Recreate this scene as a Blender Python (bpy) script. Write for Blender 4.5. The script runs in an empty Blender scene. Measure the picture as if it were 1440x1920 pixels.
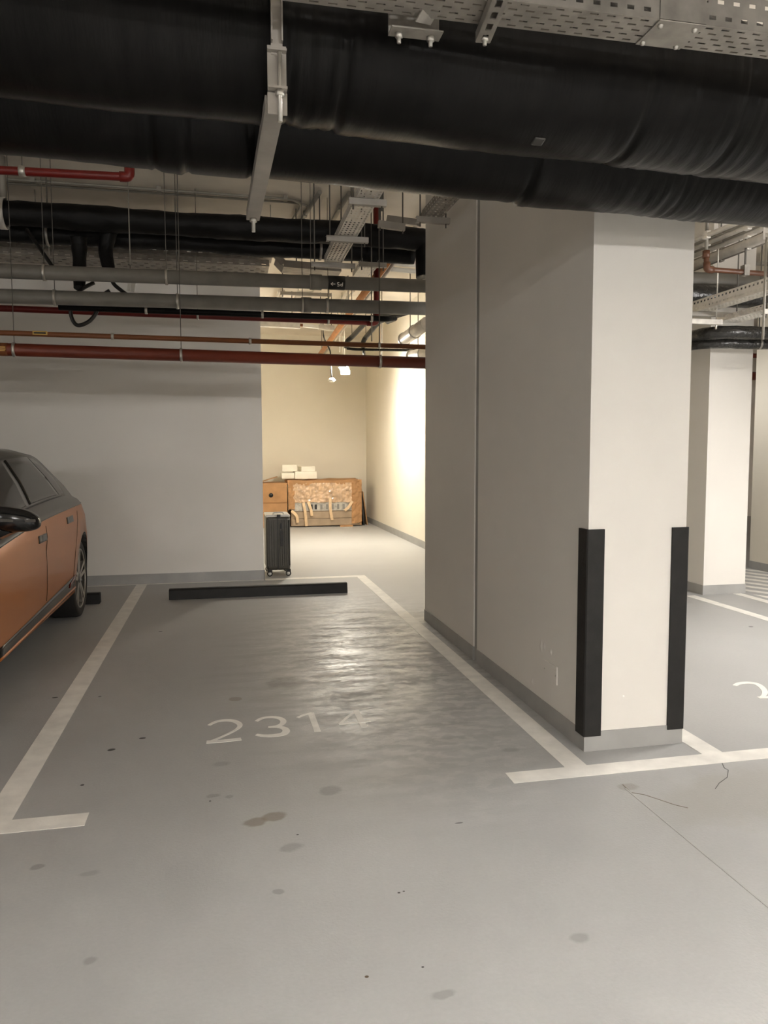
import bpy, bmesh, math, random
from mathutils import Vector, Matrix, noise

random.seed(7)
S = bpy.context.scene
COL = S.collection
PI = math.pi

# ---------------------------------------------------------------- camera, world, exposure
cam_d = bpy.data.cameras.new('camera')
cam = bpy.data.objects.new('camera', cam_d)
COL.objects.link(cam)
cam_d.sensor_width = 36.0
cam_d.lens = 26.6424
cam_d.clip_start = 0.05
ROT = [[0.978124, 0.01869, -0.207179], [-0.208004, 0.075288, -0.975226], [-0.002629, 0.996987, 0.077529]]
cam.matrix_world = Matrix.Translation((0, 0, 1.5)) @ Matrix(ROT).to_4x4()
S.camera = cam

S.view_settings.view_transform = 'Standard'
S.view_settings.look = 'None'
S.view_settings.gamma = 1.0
S.view_settings.use_curve_mapping = False
S.view_settings.exposure = 4.68
world = bpy.data.worlds.new('world')
S.world = world
world.use_nodes = True
world.node_tree.nodes['Background'].inputs[0].default_value = (0.9, 0.95, 1.0, 1)
world.node_tree.nodes['Background'].inputs[1].default_value = 0.0
S.cycles.max_bounces = 10
S.cycles.diffuse_bounces = 6
S.cycles.sample_clamp_indirect = 6.0

# lamps of the aisle, and unseen ones added for their light: (x, y, z, length, direction angle, power)
LAMP_WARM = (1.0, 0.935, 0.81)
LAMP_NEUTRAL = (1.0, 0.972, 0.94)
AISLE_AND_ADDED_LAMPS = [
    (-7.0, -2.0, 2.28, 0.0, 10.0, 'slim white batten lamp over the aisle, beyond the parked car'),
    (1.4, -0.4, 2.60, 0.0, 16.0, 'slim white batten lamp over the aisle, facing the big column'),
    (-2.6, -4.6, 2.82, 0.0, 13.0, 'added unseen batten lamp softening the shadows, towards the parked car'),  # added out of view to lift the fill and soften wall shadows
    (3.4, -5.0, 2.82, 0.0, 29.0, 'added unseen batten lamp softening the shadows, facing the big column'),  # its added partner, also out of view, for softer shadows
    (10.0, -2.6, 2.36, 0.0, 20.0, 'slim white batten lamp over the aisle, farthest from the car'),
    (5.7, 4.2, 2.40, 90.0, 17.0, 'slim white batten lamp over the bay behind the big column'),
    (5.75, 8.6, 2.40, 90.0, 1.2, 'added batten lamp hidden behind the far column, over the hatched zone'),  # added out of sight to brighten the column beyond
]
ROOM_LAMP_POWER = 11.5

# ---------------------------------------------------------------- materials
def nmat(name):
    m = bpy.data.materials.new(name); m.use_nodes = True
    nt = m.node_tree
    return m, nt, nt.nodes['Principled BSDF']

def mat(name, col, rough=0.6, metal=0.0, var=0.08, scale=6.0, bump=0.0, bscale=60.0, coat=0.0, spec=0.5, stretch=None):
    m, nt, b = nmat(name)
    N, L = nt.nodes, nt.links
    tc = N.new('ShaderNodeTexCoord')
    mp = N.new('ShaderNodeMapping')
    if stretch: mp.inputs['Scale'].default_value = stretch
    L.new(tc.outputs['Object'], mp.inputs[0])
    nz = N.new('ShaderNodeTexNoise'); nz.inputs['Scale'].default_value = scale; nz.inputs['Detail'].default_value = 5
    L.new(mp.outputs[0], nz.inputs['Vector'])
    rp = N.new('ShaderNodeValToRGB')
    rp.color_ramp.elements[0].position = 0.3; rp.color_ramp.elements[1].position = 0.7
    rp.color_ramp.elements[0].color = tuple(c * (1 - var) for c in col) + (1,)
    rp.color_ramp.elements[1].color = tuple(min(1, c * (1 + var)) for c in col) + (1,)
    L.new(nz.outputs['Fac'], rp.inputs[0]); L.new(rp.outputs[0], b.inputs['Base Color'])
    b.inputs['Roughness'].default_value = rough; b.inputs['Metallic'].default_value = metal
    b.inputs['Specular IOR Level'].default_value = spec
    if coat:
        b.inputs['Coat Weight'].default_value = coat; b.inputs['Coat Roughness'].default_value = 0.03
    if bump:
        n2 = N.new('ShaderNodeTexNoise'); n2.inputs['Scale'].default_value = bscale; n2.inputs['Detail'].default_value = 3
        L.new(mp.outputs[0], n2.inputs['Vector'])
        bp = N.new('ShaderNodeBump'); bp.inputs['Strength'].default_value = bump; bp.inputs['Distance'].default_value = 0.01
        L.new(n2.outputs['Fac'], bp.inputs['Height']); L.new(bp.outputs[0], b.inputs['Normal'])
    return m

def emit(name, col, strength):
    m, nt, b = nmat(name)
    b.inputs['Base Color'].default_value = (0.8, 0.8, 0.8, 1)
    b.inputs['Emission Color'].default_value = tuple(col) + (1,)
    b.inputs['Emission Strength'].default_value = strength
    return m

M = {}
M['paint'] = mat('wall_paint', (0.72, 0.69, 0.64), 0.75, var=0.03, scale=1.3, bump=0.05, bscale=9)
M['cream'] = mat('cream_paint', (0.74, 0.69, 0.585), 0.7, var=0.03, scale=1.0, bump=0.04, bscale=9)
M['ceil'] = mat('ceiling_concrete', (0.72, 0.66, 0.575), 0.85, var=0.16, scale=1.2, bump=0.1, bscale=14)
M['base'] = mat('baseboard_grey', (0.335, 0.330, 0.315), 0.55, var=0.08, scale=5)
M['joint'] = mat('joint_filler', (0.33, 0.32, 0.30), 0.7, var=0.12, scale=4)
M['line'] = mat('white_line_paint', (0.80, 0.775, 0.72), 0.5, var=0.10, scale=9, bump=0.1, bscale=60)
M['wrap'] = mat('black_insulation', (0.0055, 0.0052, 0.0048), 0.34, spec=0.13, var=0.3, scale=4, bump=0.12, bscale=16, stretch=(6, 1, 1))
M['wrap2'] = mat('black_insulation_dull', (0.006, 0.0056, 0.0052), 0.55, spec=0.2, var=0.4, scale=6, bump=0.7, bscale=14)
M['rubber'] = mat('black_rubber', (0.011, 0.0102, 0.0092), 0.6, spec=0.35, var=0.25, scale=12, bump=0.1, bscale=90)
M['rod'] = mat('dull_threaded_rod', (0.13, 0.12, 0.105), 0.6, metal=0.3, var=0.1)
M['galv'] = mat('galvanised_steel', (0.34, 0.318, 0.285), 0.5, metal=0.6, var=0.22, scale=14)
M['galvshade'] = mat('shaded_galvanised_steel', (0.17, 0.158, 0.14), 0.6, metal=0.4, var=0.25, scale=14)  # darker galv copy: shade on tray rails and coupler put into the colour
M['galvlit'] = mat('lit_galvanised_steel', (0.66, 0.63, 0.58), 0.45, metal=0.4, var=0.12, scale=14)  # paler galv copy: light on the steel put into the colour
M['steel'] = mat('grey_painted_steel', (0.36, 0.335, 0.30), 0.5, metal=0.3, var=0.15, scale=7, bump=0.05)
M['bolt'] = mat('zinc_bolt', (0.62, 0.60, 0.55), 0.35, metal=0.8, var=0.1)
M['grey'] = mat('grey_plastic_pipe', (0.215, 0.205, 0.185), 0.42, var=0.12, scale=8)
M['cond'] = mat('grey_conduit', (0.26, 0.24, 0.205), 0.5, metal=0.2, var=0.1)
M['red'] = mat('red_pipe_paint', (0.15, 0.008, 0.005), 0.4, var=0.12, scale=5)
M['rust'] = mat('red_oxide_pipe', (0.155, 0.026, 0.010), 0.42, var=0.18, scale=4)
M['orangelit'] = mat('lit_orange_pipe', (0.50, 0.20, 0.06), 0.45, var=0.15, scale=5)  # paler orange copy: light in the cream room put into the colour
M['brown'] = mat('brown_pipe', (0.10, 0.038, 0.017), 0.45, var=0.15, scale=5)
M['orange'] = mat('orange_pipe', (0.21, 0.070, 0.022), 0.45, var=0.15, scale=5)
M['white'] = mat('white_plastic', (0.82, 0.80, 0.75), 0.4, var=0.03)
M['whitemark'] = mat('white_print', (0.75, 0.73, 0.68), 0.6, var=0.03)
M['yellow'] = mat('yellow_tag', (0.62, 0.40, 0.10), 0.6, var=0.08)
M['black'] = mat('black_plastic', (0.010, 0.0095, 0.009), 0.35, var=0.2)
M['case'] = mat('suitcase_shell', (0.058, 0.053, 0.042), 0.38, var=0.12, scale=20)
M['silver'] = mat('silver_shell', (0.62, 0.60, 0.57), 0.35, metal=0.3, var=0.06)
M['card'] = mat('cardboard', (0.40, 0.215, 0.095), 0.8, var=0.14, scale=5, bump=0.08, bscale=30)
M['film'] = mat('wrapped_cardboard', (0.55, 0.37, 0.23), 0.30, var=0.32, scale=9, bump=0.9, bscale=11, coat=0.6)
M['greylag'] = mat('grey_lagging', (0.13, 0.12, 0.10), 0.55, var=0.2, scale=5, bump=0.3, bscale=8)
M['foilblack'] = mat('crinkled_black_foil', (0.02, 0.019, 0.017), 0.26, var=0.2, scale=9, bump=0.9, bscale=26)
M['tape'] = mat('packing_tape', (0.70, 0.50, 0.30), 0.4, var=0.12, scale=15)
M['crate'] = mat('crate_board', (0.36, 0.27, 0.185), 0.75, var=0.14, scale=5)
M['foam'] = mat('grey_foil', (0.42, 0.39, 0.34), 0.4, var=0.3, scale=14, bump=0.6, bscale=18)
M['paper'] = mat('white_packets', (0.80, 0.76, 0.66), 0.7, var=0.06)
M['copper'] = mat('copper_paint', (0.40, 0.125, 0.018), 0.42, metal=0.3, var=0.02, coat=0.35, spec=0.4)
M['dark'] = mat('grey_car_paint', (0.062, 0.057, 0.049), 0.4, metal=0.3, var=0.02, coat=0.4)
M['glass'] = mat('tinted_car_glass', (0.022, 0.020, 0.017), 0.06, var=0.0, spec=0.32)
M['trimblack'] = mat('gloss_black_trim', (0.006, 0.006, 0.006), 0.15, var=0.0)
M['tyre'] = mat('tyre_rubber', (0.014, 0.013, 0.012), 0.7, var=0.2, bump=0.1, bscale=80)
M['rim'] = mat('dark_alloy', (0.055, 0.05, 0.044), 0.3, metal=0.7, var=0.1)
M['rimlit'] = mat('machined_alloy', (0.42, 0.39, 0.35), 0.3, metal=0.8, var=0.1)
M['reflector'] = mat('red_reflector', (0.16, 0.010, 0.008), 0.2, var=0.05, coat=0.5)

def floor_material():
    m, nt, b = nmat('floor_epoxy'); N, L = nt.nodes, nt.links
    tc = N.new('ShaderNodeTexCoord')
    def noise_tex(scale, detail=5, stretch=None, rot=0):
        mp = N.new('ShaderNodeMapping')
        if stretch: mp.inputs['Scale'].default_value = stretch
        mp.inputs['Rotation'].default_value = (0, 0, rot)
        L.new(tc.outputs['Object'], mp.inputs[0])
        n = N.new('ShaderNodeTexNoise'); n.inputs['Scale'].default_value = scale; n.inputs['Detail'].default_value = detail
        L.new(mp.outputs[0], n.inputs['Vector'])
        return n.outputs['Fac']
    def mr(v, a, bb, c, d):
        r = N.new('ShaderNodeMapRange'); r.inputs[1].default_value = a; r.inputs[2].default_value = bb
        r.inputs[3].default_value = c; r.inputs[4].default_value = d
        L.new(v, r.inputs[0]); return r.outputs[0]
    def mth(op, a, bb=None):
        n = N.new('ShaderNodeMath'); n.operation = op
        for i, q in enumerate((a, bb)):
            if q is None: continue
            if isinstance(q, (int, float)): n.inputs[i].default_value = q
            else: L.new(q, n.inputs[i])
        return n.outputs[0]
    def mix(fac, c1, c2):
        n = N.new('ShaderNodeMix'); n.data_type = 'RGBA'
        if isinstance(fac, float): n.inputs[0].default_value = fac
        else: L.new(fac, n.inputs[0])
        for i, c in ((6, c1), (7, c2)):
            if isinstance(c, tuple): n.inputs[i].default_value = c + (1,)
            else: L.new(c, n.inputs[i])
        return n.outputs[2]
    warp = noise_tex(7.0, 4)
    warpc = N.new('ShaderNodeTexNoise'); warpc.inputs['Scale'].default_value = 9.0; warpc.inputs['Detail'].default_value = 3
    L.new(tc.outputs['Object'], warpc.inputs['Vector'])
    wv = N.new('ShaderNodeVectorMath'); wv.operation = 'SCALE'; wv.inputs[3].default_value = 1.0
    ws = N.new('ShaderNodeVectorMath'); ws.operation = 'SUBTRACT'; ws.inputs[1].default_value = (0.5, 0.5, 0.5)
    L.new(warpc.outputs['Color'], ws.inputs[0]); L.new(ws.outputs[0], wv.inputs[0])
    def blob(x, y, rx, ry, rot, soft, wob):
        # irregular stain mask: 1 inside, 0 outside
        w = N.new('ShaderNodeVectorMath'); w.operation = 'SCALE'; w.inputs[3].default_value = wob
        L.new(ws.outputs[0], w.inputs[0])
        a = N.new('ShaderNodeVectorMath'); a.operation = 'ADD'
        L.new(tc.outputs['Object'], a.inputs[0]); L.new(w.outputs[0], a.inputs[1])
        mp = N.new('ShaderNodeMapping'); mp.vector_type = 'TEXTURE'
        mp.inputs['Location'].default_value = (x, y, 0); mp.inputs['Rotation'].default_value = (0, 0, rot)
        mp.inputs['Scale'].default_value = (rx, ry, 1000)
        L.new(a.outputs[0], mp.inputs[0])
        ln = N.new('ShaderNodeVectorMath'); ln.operation = 'LENGTH'; L.new(mp.outputs[0], ln.inputs[0])
        return mr(ln.outputs['Value'], 1 + soft, max(0.0, 1 - soft), 0.0, 1.0)
    big = noise_tex(0.55, 5); mid = noise_tex(3.2, 6); fine = noise_tex(70, 3)
    c = mix(mr(big, 0.3, 0.7, 0, 1), (0.370, 0.368, 0.358), (0.430, 0.428, 0.420))
    c = mix(mr(mid, 0.35, 0.7, 0, 0.30), c, (0.48, 0.476, 0.464))
    c = mix(mr(fine, 0.3, 0.75, 0, 0.22), c, (0.32, 0.318, 0.308))
    # trodden dirt and tyre scrubbing where cars turn in
    tyre = noise_tex(3.0, 8, (0.8, 3.2, 1), -0.35)
    tyre2 = mth('ADD', mth('MULTIPLY', tyre, 0.5), mth('MULTIPLY', noise_tex(34.0, 10, (0.8, 1.3, 1), -0.4), 0.5))
    scuff = mth('MULTIPLY', blob(1.05, 5.5, 0.85, 2.0, -0.05, 0.5, 0.5), mr(tyre, 0.44, 0.62, 0.0, 1.0))
    c = mix(mth('MULTIPLY', scuff, 0.36), c, (0.15, 0.135, 0.11))
    worn = mth('MULTIPLY', blob(1.10, 5.6, 0.62, 1.9, -0.04, 0.5, 0.6), mr(noise_tex(13.0, 10, (0.8, 1.2, 1), 0.5), 0.48, 0.58, 0.0, 1.0))
    c = mix(mth('MULTIPLY', worn, 0.55), c, (0.66, 0.645, 0.605))
    left = mth('MULTIPLY', blob(-0.2, 5.6, 0.75, 2.3, 0.0, 0.6, 0.6), 0.20)
    c = mix(left, c, (0.19, 0.165, 0.135))
    for (x, y, rx, ry, rot, soft, wob, st, colr) in STAINS:
        c = mix(mth('MULTIPLY', blob(x, y, rx*0.85, ry*0.85, rot, soft*0.55, wob*1.2), st), c, colr)
    L.new(c, b.inputs['Base Color'])
    rg = mr(tyre2, 0.43, 0.57, 0.29, 0.58)
    polished = blob(1.05, 5.75, 0.72, 1.9, -0.04, 0.55, 0.6)
    rr = mth('ADD', mth('MULTIPLY', rg, polished), mth('MULTIPLY', 0.5, mth('SUBTRACT', 1.0, polished)))
    rr = mth('ADD', rr, mr(mid, 0.3, 0.7, -0.05, 0.05))
    L.new(rr, b.inputs['Roughness'])
    b.inputs['Specular IOR Level'].default_value = 0.5
    bp = N.new('ShaderNodeBump'); bp.inputs['Strength'].default_value = 0.16; bp.inputs['Distance'].default_value = 0.006
    bs = noise_tex(95, 2)
    L.new(bs, bp.inputs['Height'])
    bp2 = N.new('ShaderNodeBump'); bp2.inputs['Strength'].default_value = 0.025; bp2.inputs['Distance'].default_value = 0.02
    L.new(noise_tex(9, 4), bp2.inputs['Height']); L.new(bp.outputs[0], bp2.inputs['Normal'])
    L.new(bp2.outputs[0], b.inputs['Normal'])
    return m

BROWN = (0.20, 0.165, 0.12)
DARKGREY = (0.17, 0.165, 0.15)
SPOT = (0.03, 0.028, 0.024)
STAINS = [
    (0.102, 3.032) + (0.065, 0.035, 0.15, 0.35, 0.05, 0.7, BROWN),
    (0.18, 3.062) + (0.055, 0.040, 0.35, 0.35, 0.05, 0.7, BROWN),
    (0.049, 4.628) + (0.05, 0.05, 0.0, 0.2, 0.03, 0.6, BROWN),
    (0.227, 2.803) + (0.05, 0.04, 0.2, 0.4, 0.06, 0.4, DARKGREY),
    (0.445, 3.254) + (0.06, 0.05, 0.5, 0.4, 0.08, 0.45, DARKGREY),
    (-0.691, 2.857) + (0.03, 0.022, 0.6, 0.35, 0.03, 0.5, DARKGREY),
    (0.16, 2.514) + (0.025, 0.018, 0.0, 0.3, 0.02, 0.45, DARKGREY),
    (-0.494, 2.771) + (0.04, 0.02, 0.0, 0.5, 0.04, 0.3, DARKGREY),
    (-0.411, 2.278) + (0.025, 0.02, 0.3, 0.5, 0.03, 0.4, DARKGREY),
    (1.05, 2.058) + (0.03, 0.03, 0.0, 0.4, 0.05, 0.4, DARKGREY),
    (0.568, 1.92) + (0.04, 0.02, 0.1, 0.4, 0.05, 0.4, DARKGREY),
    (1.406, 3.517) + (0.05, 0.03, 0.0, 0.5, 0.05, 0.35, DARKGREY),
    (2.202, 2.826) + (0.50, 0.24, 0.3, 0.5, 0.25, 0.22, (0.27, 0.24, 0.17)),
    (-0.067, 3.311) + (0.035, 0.02, 0.2, 0.4, 0.03, 0.4, DARKGREY),
    (0.002, 3.286) + (0.02, 0.02, 0.2, 0.4, 0.02, 0.4, DARKGREY),
    (-0.033, 3.656) + (0.045, 0.03, 0.2, 0.5, 0.03, 0.35, DARKGREY),
    (0.393, 4.895) + (0.14, 0.16, 0.0, 0.5, 0.15, 0.45, (0.16, 0.14, 0.115)),
    (0.671, 5.429) + (0.22, 0.22, 0.0, 0.5, 0.2, 0.35, (0.15, 0.135, 0.11)),
    (0.929, 4.718) + (0.10, 0.25, 0.2, 0.4, 0.1, 0.35, (0.16, 0.145, 0.12)),
    (1.758, 2.994) + (0.05, 0.04, 0.0, 0.4, 0.05, 0.4, BROWN),
    (-0.442, 4.085) + (0.020, 0.014, 0.0, 0.2, 0.008, 1.0, SPOT),
    (-0.579, 3.953) + (0.022, 0.018, 0.4, 0.2, 0.010, 1.0, SPOT),
    (-1.039, 4.9) + (0.020, 0.016, 0.0, 0.2, 0.008, 1.0, SPOT),
    (-0.651, 3.549) + (0.010, 0.010, 0.0, 0.2, 0.003, 1.0, SPOT),
    (-0.772, 4.862) + (0.012, 0.010, 0.0, 0.2, 0.006, 0.8, SPOT),
    (-0.54, 6.571) + (0.020, 0.015, 0.0, 0.2, 0.006, 0.9, SPOT),
    (-0.08, 3.262) + (0.006, 0.006, 0.0, 0.2, 0.002, 1.0, SPOT),
    (0.262, 2.891) + (0.006, 0.005, 0.0, 0.2, 0.002, 1.0, SPOT),
    (0.563, 2.42) + (0.006, 0.005, 0.0, 0.2, 0.002, 1.0, SPOT),
    (0.581, 2.425) + (0.005, 0.004, 0.0, 0.2, 0.002, 1.0, SPOT),
    (0.378, 2.034) + (0.007, 0.006, 0.0, 0.2, 0.002, 1.0, (0.08, 0.05, 0.02)),
    (0.912, 2.846) + (0.02, 0.006, 0.0, 0.3, 0.004, 0.7, SPOT),
    (0.546, 2.039) + (0.005, 0.004, 0.0, 0.2, 0.002, 1.0, SPOT),
    (4.428, 5.638) + (0.025, 0.02, 0.0, 0.3, 0.01, 0.8, SPOT),
]
M['floor'] = floor_material()

# ---------------------------------------------------------------- mesh helpers
def V(*a): return Vector(a if len(a) > 1 else a[0])

def obj(name, bm, m, parent=None, smooth=False, bevel=0.0):
    me = bpy.data.meshes.new(name)
    bmesh.ops.recalc_face_normals(bm, faces=bm.faces[:])
    bm.to_mesh(me); bm.free()
    for q in (m if isinstance(m, (list, tuple)) else [m]): me.materials.append(q)
    if smooth:
        for p in me.polygons: p.use_smooth = True
    o = bpy.data.objects.new(name, me); COL.objects.link(o)
    if bevel:
        bv = o.modifiers.new('bevel', 'BEVEL'); bv.width = bevel; bv.segments = 2; bv.limit_method = 'ANGLE'
    if parent:
        o.parent = parent
        o.matrix_parent_inverse = Matrix.Translation(parent.location).inverted()
    return o

def tag(o, label, cat, group=None):
    o['label'] = label; o['category'] = cat
    if group: o['group'] = group
    return o

def thing(name, loc, label, cat, group=None):
    o = bpy.data.objects.new(name, None); COL.objects.link(o)
    o.location = loc; o.empty_display_size = 0.1
    return tag(o, label, cat, group)

def struct(name, bm, m, parent=None, **k):
    o = obj(name, bm, m, parent, **k)
    if not parent: o['kind'] = 'structure'
    return o

def nb(): return bmesh.new()

def box(bm, a, b, mi=0):
    x0, y0, z0 = a; x1, y1, z1 = b
    vs = [bm.verts.new(p) for p in ((x0,y0,z0),(x1,y0,z0),(x1,y1,z0),(x0,y1,z0),(x0,y0,z1),(x1,y0,z1),(x1,y1,z1),(x0,y1,z1))]
    for f in ((0,3,2,1),(4,5,6,7),(0,1,5,4),(1,2,6,5),(2,3,7,6),(3,0,4,7)):
        bm.faces.new([vs[i] for i in f]).material_index = mi
    return bm

def bx(a, b): return box(nb(), a, b)

def prism(bm, poly, axis, lo, hi):
    # poly: 2-D outline in the plane normal to axis
    def mk(p, h):
        p = list(p); p.insert('xyz'.index(axis), h); return bm.verts.new(p)
    A = [mk(p, lo) for p in poly]; B = [mk(p, hi) for p in poly]
    n = len(poly)
    bm.faces.new(A); bm.faces.new(B)
    for i in range(n): bm.faces.new((A[i], A[(i+1) % n], B[(i+1) % n], B[i]))
    return bm

def beam(bm, p0, p1, w, h, up=(0, 0, 1)):
    # rectangular bar from p0 to p1
    p0, p1 = V(p0), V(p1); d = (p1 - p0).normalized(); up = V(up)
    s = d.cross(up).normalized(); u = s.cross(d).normalized()
    rows = []
    for p in (p0, p1): rows.append([bm.verts.new(p + s*a*w/2 + u*b*h/2) for a, b in ((-1,-1),(1,-1),(1,1),(-1,1))])
    A, B = rows
    bm.faces.new(A); bm.faces.new(B)
    for i in range(4): bm.faces.new((A[i], A[(i+1) % 4], B[(i+1) % 4], B[i]))
    return bm

def round_path(pts, rad, n=5):
    pts = [V(p) for p in pts]
    if rad <= 0 or len(pts) < 3: return pts
    out = [pts[0]]
    for i in range(1, len(pts)-1):
        a, b, c = pts[i-1], pts[i], pts[i+1]
        r = min(rad, (a-b).length*0.45, (c-b).length*0.45)
        p, q = b + (a-b).normalized()*r, b + (c-b).normalized()*r
        for k in range(n+1):
            t = k/n; out.append(p*(1-t)**2 + b*2*t*(1-t) + q*t*t)
    out.append(pts[-1]); return out

def tube(bm, pts, r, seg=12, rad=0.0, caps=True, rfun=None):
    pts = round_path(pts, rad)
    rings = []; prev = None
    for i, p in enumerate(pts):
        d = (pts[min(i+1, len(pts)-1)] - pts[max(i-1, 0)]).normalized()
        if prev is None:
            ref = V(0,0,1) if abs(d.z) < 0.9 else V(1,0,0)
            u = (ref - d*ref.dot(d)).normalized()
        else:
            u = (prev - d*prev.dot(d)).normalized()
        prev = u; w = d.cross(u)
        rr = rfun(i/(len(pts)-1)) if rfun else r
        rings.append([bm.verts.new(p + (u*math.cos(2*PI*k/seg) + w*math.sin(2*PI*k/seg))*rr) for k in range(seg)])
    for a, b in zip(rings, rings[1:]):
        for k in range(seg):
            bm.faces.new((a[k], a[(k+1) % seg], b[(k+1) % seg], b[k])).smooth = True
    if caps:
        bm.faces.new(rings[0]); bm.faces.new(rings[-1])
    return bm

def tb(pts, r, seg=12, rad=0.0): return tube(nb(), pts, r, seg, rad)

def lathe(bm, prof, c, axis=(0,0,1), seg=32, mi=0):
    # prof: list of (radius, height along the axis), closed by caps when the radius is 0
    ax = V(axis).normalized(); ref = V(0,0,1) if abs(ax.z) < 0.9 else V(1,0,0)
    u = (ref - ax*ref.dot(ax)).normalized(); w = ax.cross(u); c = V(c)
    rings = []
    for r, h in prof:
        if r <= 1e-6: rings.append([bm.verts.new(c + ax*h)])
        else: rings.append([bm.verts.new(c + ax*h + (u*math.cos(2*PI*k/seg) + w*math.sin(2*PI*k/seg))*r) for k in range(seg)])
    for a, b in zip(rings, rings[1:]):
        for k in range(seg):
            k2 = (k+1) % seg
            if len(a) == 1 and len(b) == 1: continue
            if len(a) == 1: f = bm.faces.new((a[0], b[k2], b[k]))
            elif len(b) == 1: f = bm.faces.new((a[k], a[k2], b[0]))
            else: f = bm.faces.new((a[k], a[k2], b[k2], b[k]))
            f.smooth = True; f.material_index = mi
    return bm

def ribbon(bm, pts, w, nrm=(0,0,1), th=0.0015):
    # flat painted stroke of width w (number or list) along pts, lying in the plane with normal nrm
    n = V(nrm).normalized(); pts = [V(p) for p in pts]
    L = []; R = []
    for i, p in enumerate(pts):
        a = (p - pts[i-1]).normalized() if i else None
        b = (pts[i+1] - p).normalized() if i < len(pts)-1 else None
        d = ((a or b) + (b or a)).normalized(); s = n.cross(d).normalized()
        ww = (w[i] if isinstance(w, (list, tuple)) else w)/2
        k = 1.0
        if a is not None and b is not None: k = min(1.6, 1/max(0.3, d.dot(a)))
        L.append(p + s*ww*k); R.append(p - s*ww*k)
    top = [bm.verts.new(p + n*th) for p in L] + [bm.verts.new(p + n*th) for p in reversed(R)]
    bot = [bm.verts.new(p + n*th*0.05) for p in L] + [bm.verts.new(p + n*th*0.05) for p in reversed(R)]
    m = len(top); k = len(pts)
    for i in range(k-1):
        bm.faces.new((top[i], top[i+1], top[m-2-i], top[m-1-i]))
        bm.faces.new((bot[i], bot[m-1-i], bot[m-2-i], bot[i+1]))
    for i in range(m): bm.faces.new((top[i], bot[i], bot[(i+1) % m], top[(i+1) % m]))
    return bm

def curve_pts(pts, n=6):
    P = [V(p) for p in pts]; out = []
    for i in range(len(P)-1):
        p0, p1, p2, p3 = P[max(i-1,0)], P[i], P[i+1], P[min(i+2, len(P)-1)]
        for k in range(n):
            t = k/n
            out.append(0.5*((2*p1) + (p2-p0)*t + (2*p0-5*p1+4*p2-p3)*t*t + (3*p1-p0-3*p2+p3)*t**3))
    out.append(P[-1]); return out

def perforated(bm, o, du, dv, nu, nv, fu=0.6, fv=0.35, stagger=True):
    # sheet of nu x nv cells from corner o with cell vectors du, dv; every cell has a slot cut through it
    o, du, dv = V(o), V(du), V(dv)
    for j in range(nv):
        sh = 0.5 if (stagger and j % 2) else 0.0
        for i in range(-1 if sh else 0, nu):
            lo, hi = i + sh, i + sh + 1
            lo2, hi2 = max(lo, 0), min(hi, nu)
            if hi2 - lo2 < 0.55:
                q = [(lo2, j), (hi2, j), (hi2, j+1), (lo2, j+1)]
                bm.faces.new([bm.verts.new(o + du*a + dv*b) for a, b in q]); continue
            cu, cv = (lo2+hi2)/2, j+0.5; fa = fu*(hi2-lo2)/2; fb = fv/2
            out = [(lo2, j), (hi2, j), (hi2, j+1), (lo2, j+1)]
            inn = [(cu-fa, cv-fb), (cu+fa, cv-fb), (cu+fa, cv+fb), (cu-fa, cv+fb)]
            A = [bm.verts.new(o + du*a + dv*b) for a, b in out]
            B = [bm.verts.new(o + du*a + dv*b) for a, b in inn]
            for k in range(4): bm.faces.new((A[k], A[(k+1) % 4], B[(k+1) % 4], B[k]))
    return bm

def sheet(o, th=0.0015):
    s = o.modifiers.new('gauge', 'SOLIDIFY'); s.thickness = th; s.offset = 0
    return o

CEIL = 4.0

# ---------------------------------------------------------------- room shell
floor = struct('floor', bx((-13, -9, -0.2), (15, 17, 0)), M['floor'])
struct('ceiling', bx((-13, -9, CEIL), (15, 17, CEIL+0.25)), M['ceil'])
struct('wall_back', bx((-13, 9.05, 0), (0.46, 9.30, CEIL)), M['paint'])
struct('wall_room_side', bx((-0.85, 9.30, 0), (-0.60, 16.35, CEIL)), M['cream'])
struct('wall_room_back', bx((-0.85, 16.35, 0), (3.32, 16.6, CEIL)), M['cream'])
struct('wall_room_right', bx((3.08, 8.95, 0), (3.32, 16.35, CEIL)), M['cream'])
struct('wall_far', bx((3.32, 15.6, 0), (15, 15.9, CEIL)), M['ceil'])
struct('wall_left', bx((-13.2, -9, 0), (-13, 17, CEIL)), M['paint'])
struct('wall_right', bx((15, -9, 0), (15.2, 17, CEIL)), M['paint'])
struct('wall_front', bx((-13, -9.2, 0), (15, -9, CEIL)), M['paint'])
bh = 0.115
struct('baseboard_back', box(bx((-13, 9.042, 0), (0.464, 9.05, bh)), (0.46, 9.042, 0), (0.468, 9.30, bh)), M['base'])
struct('baseboard_room_back', bx((-0.6, 16.34, 0), (3.07, 16.35, bh)), M['base'])
struct('baseboard_room_right', bx((3.07, 8.95, 0), (3.08, 16.35, bh)), M['base'])

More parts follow.
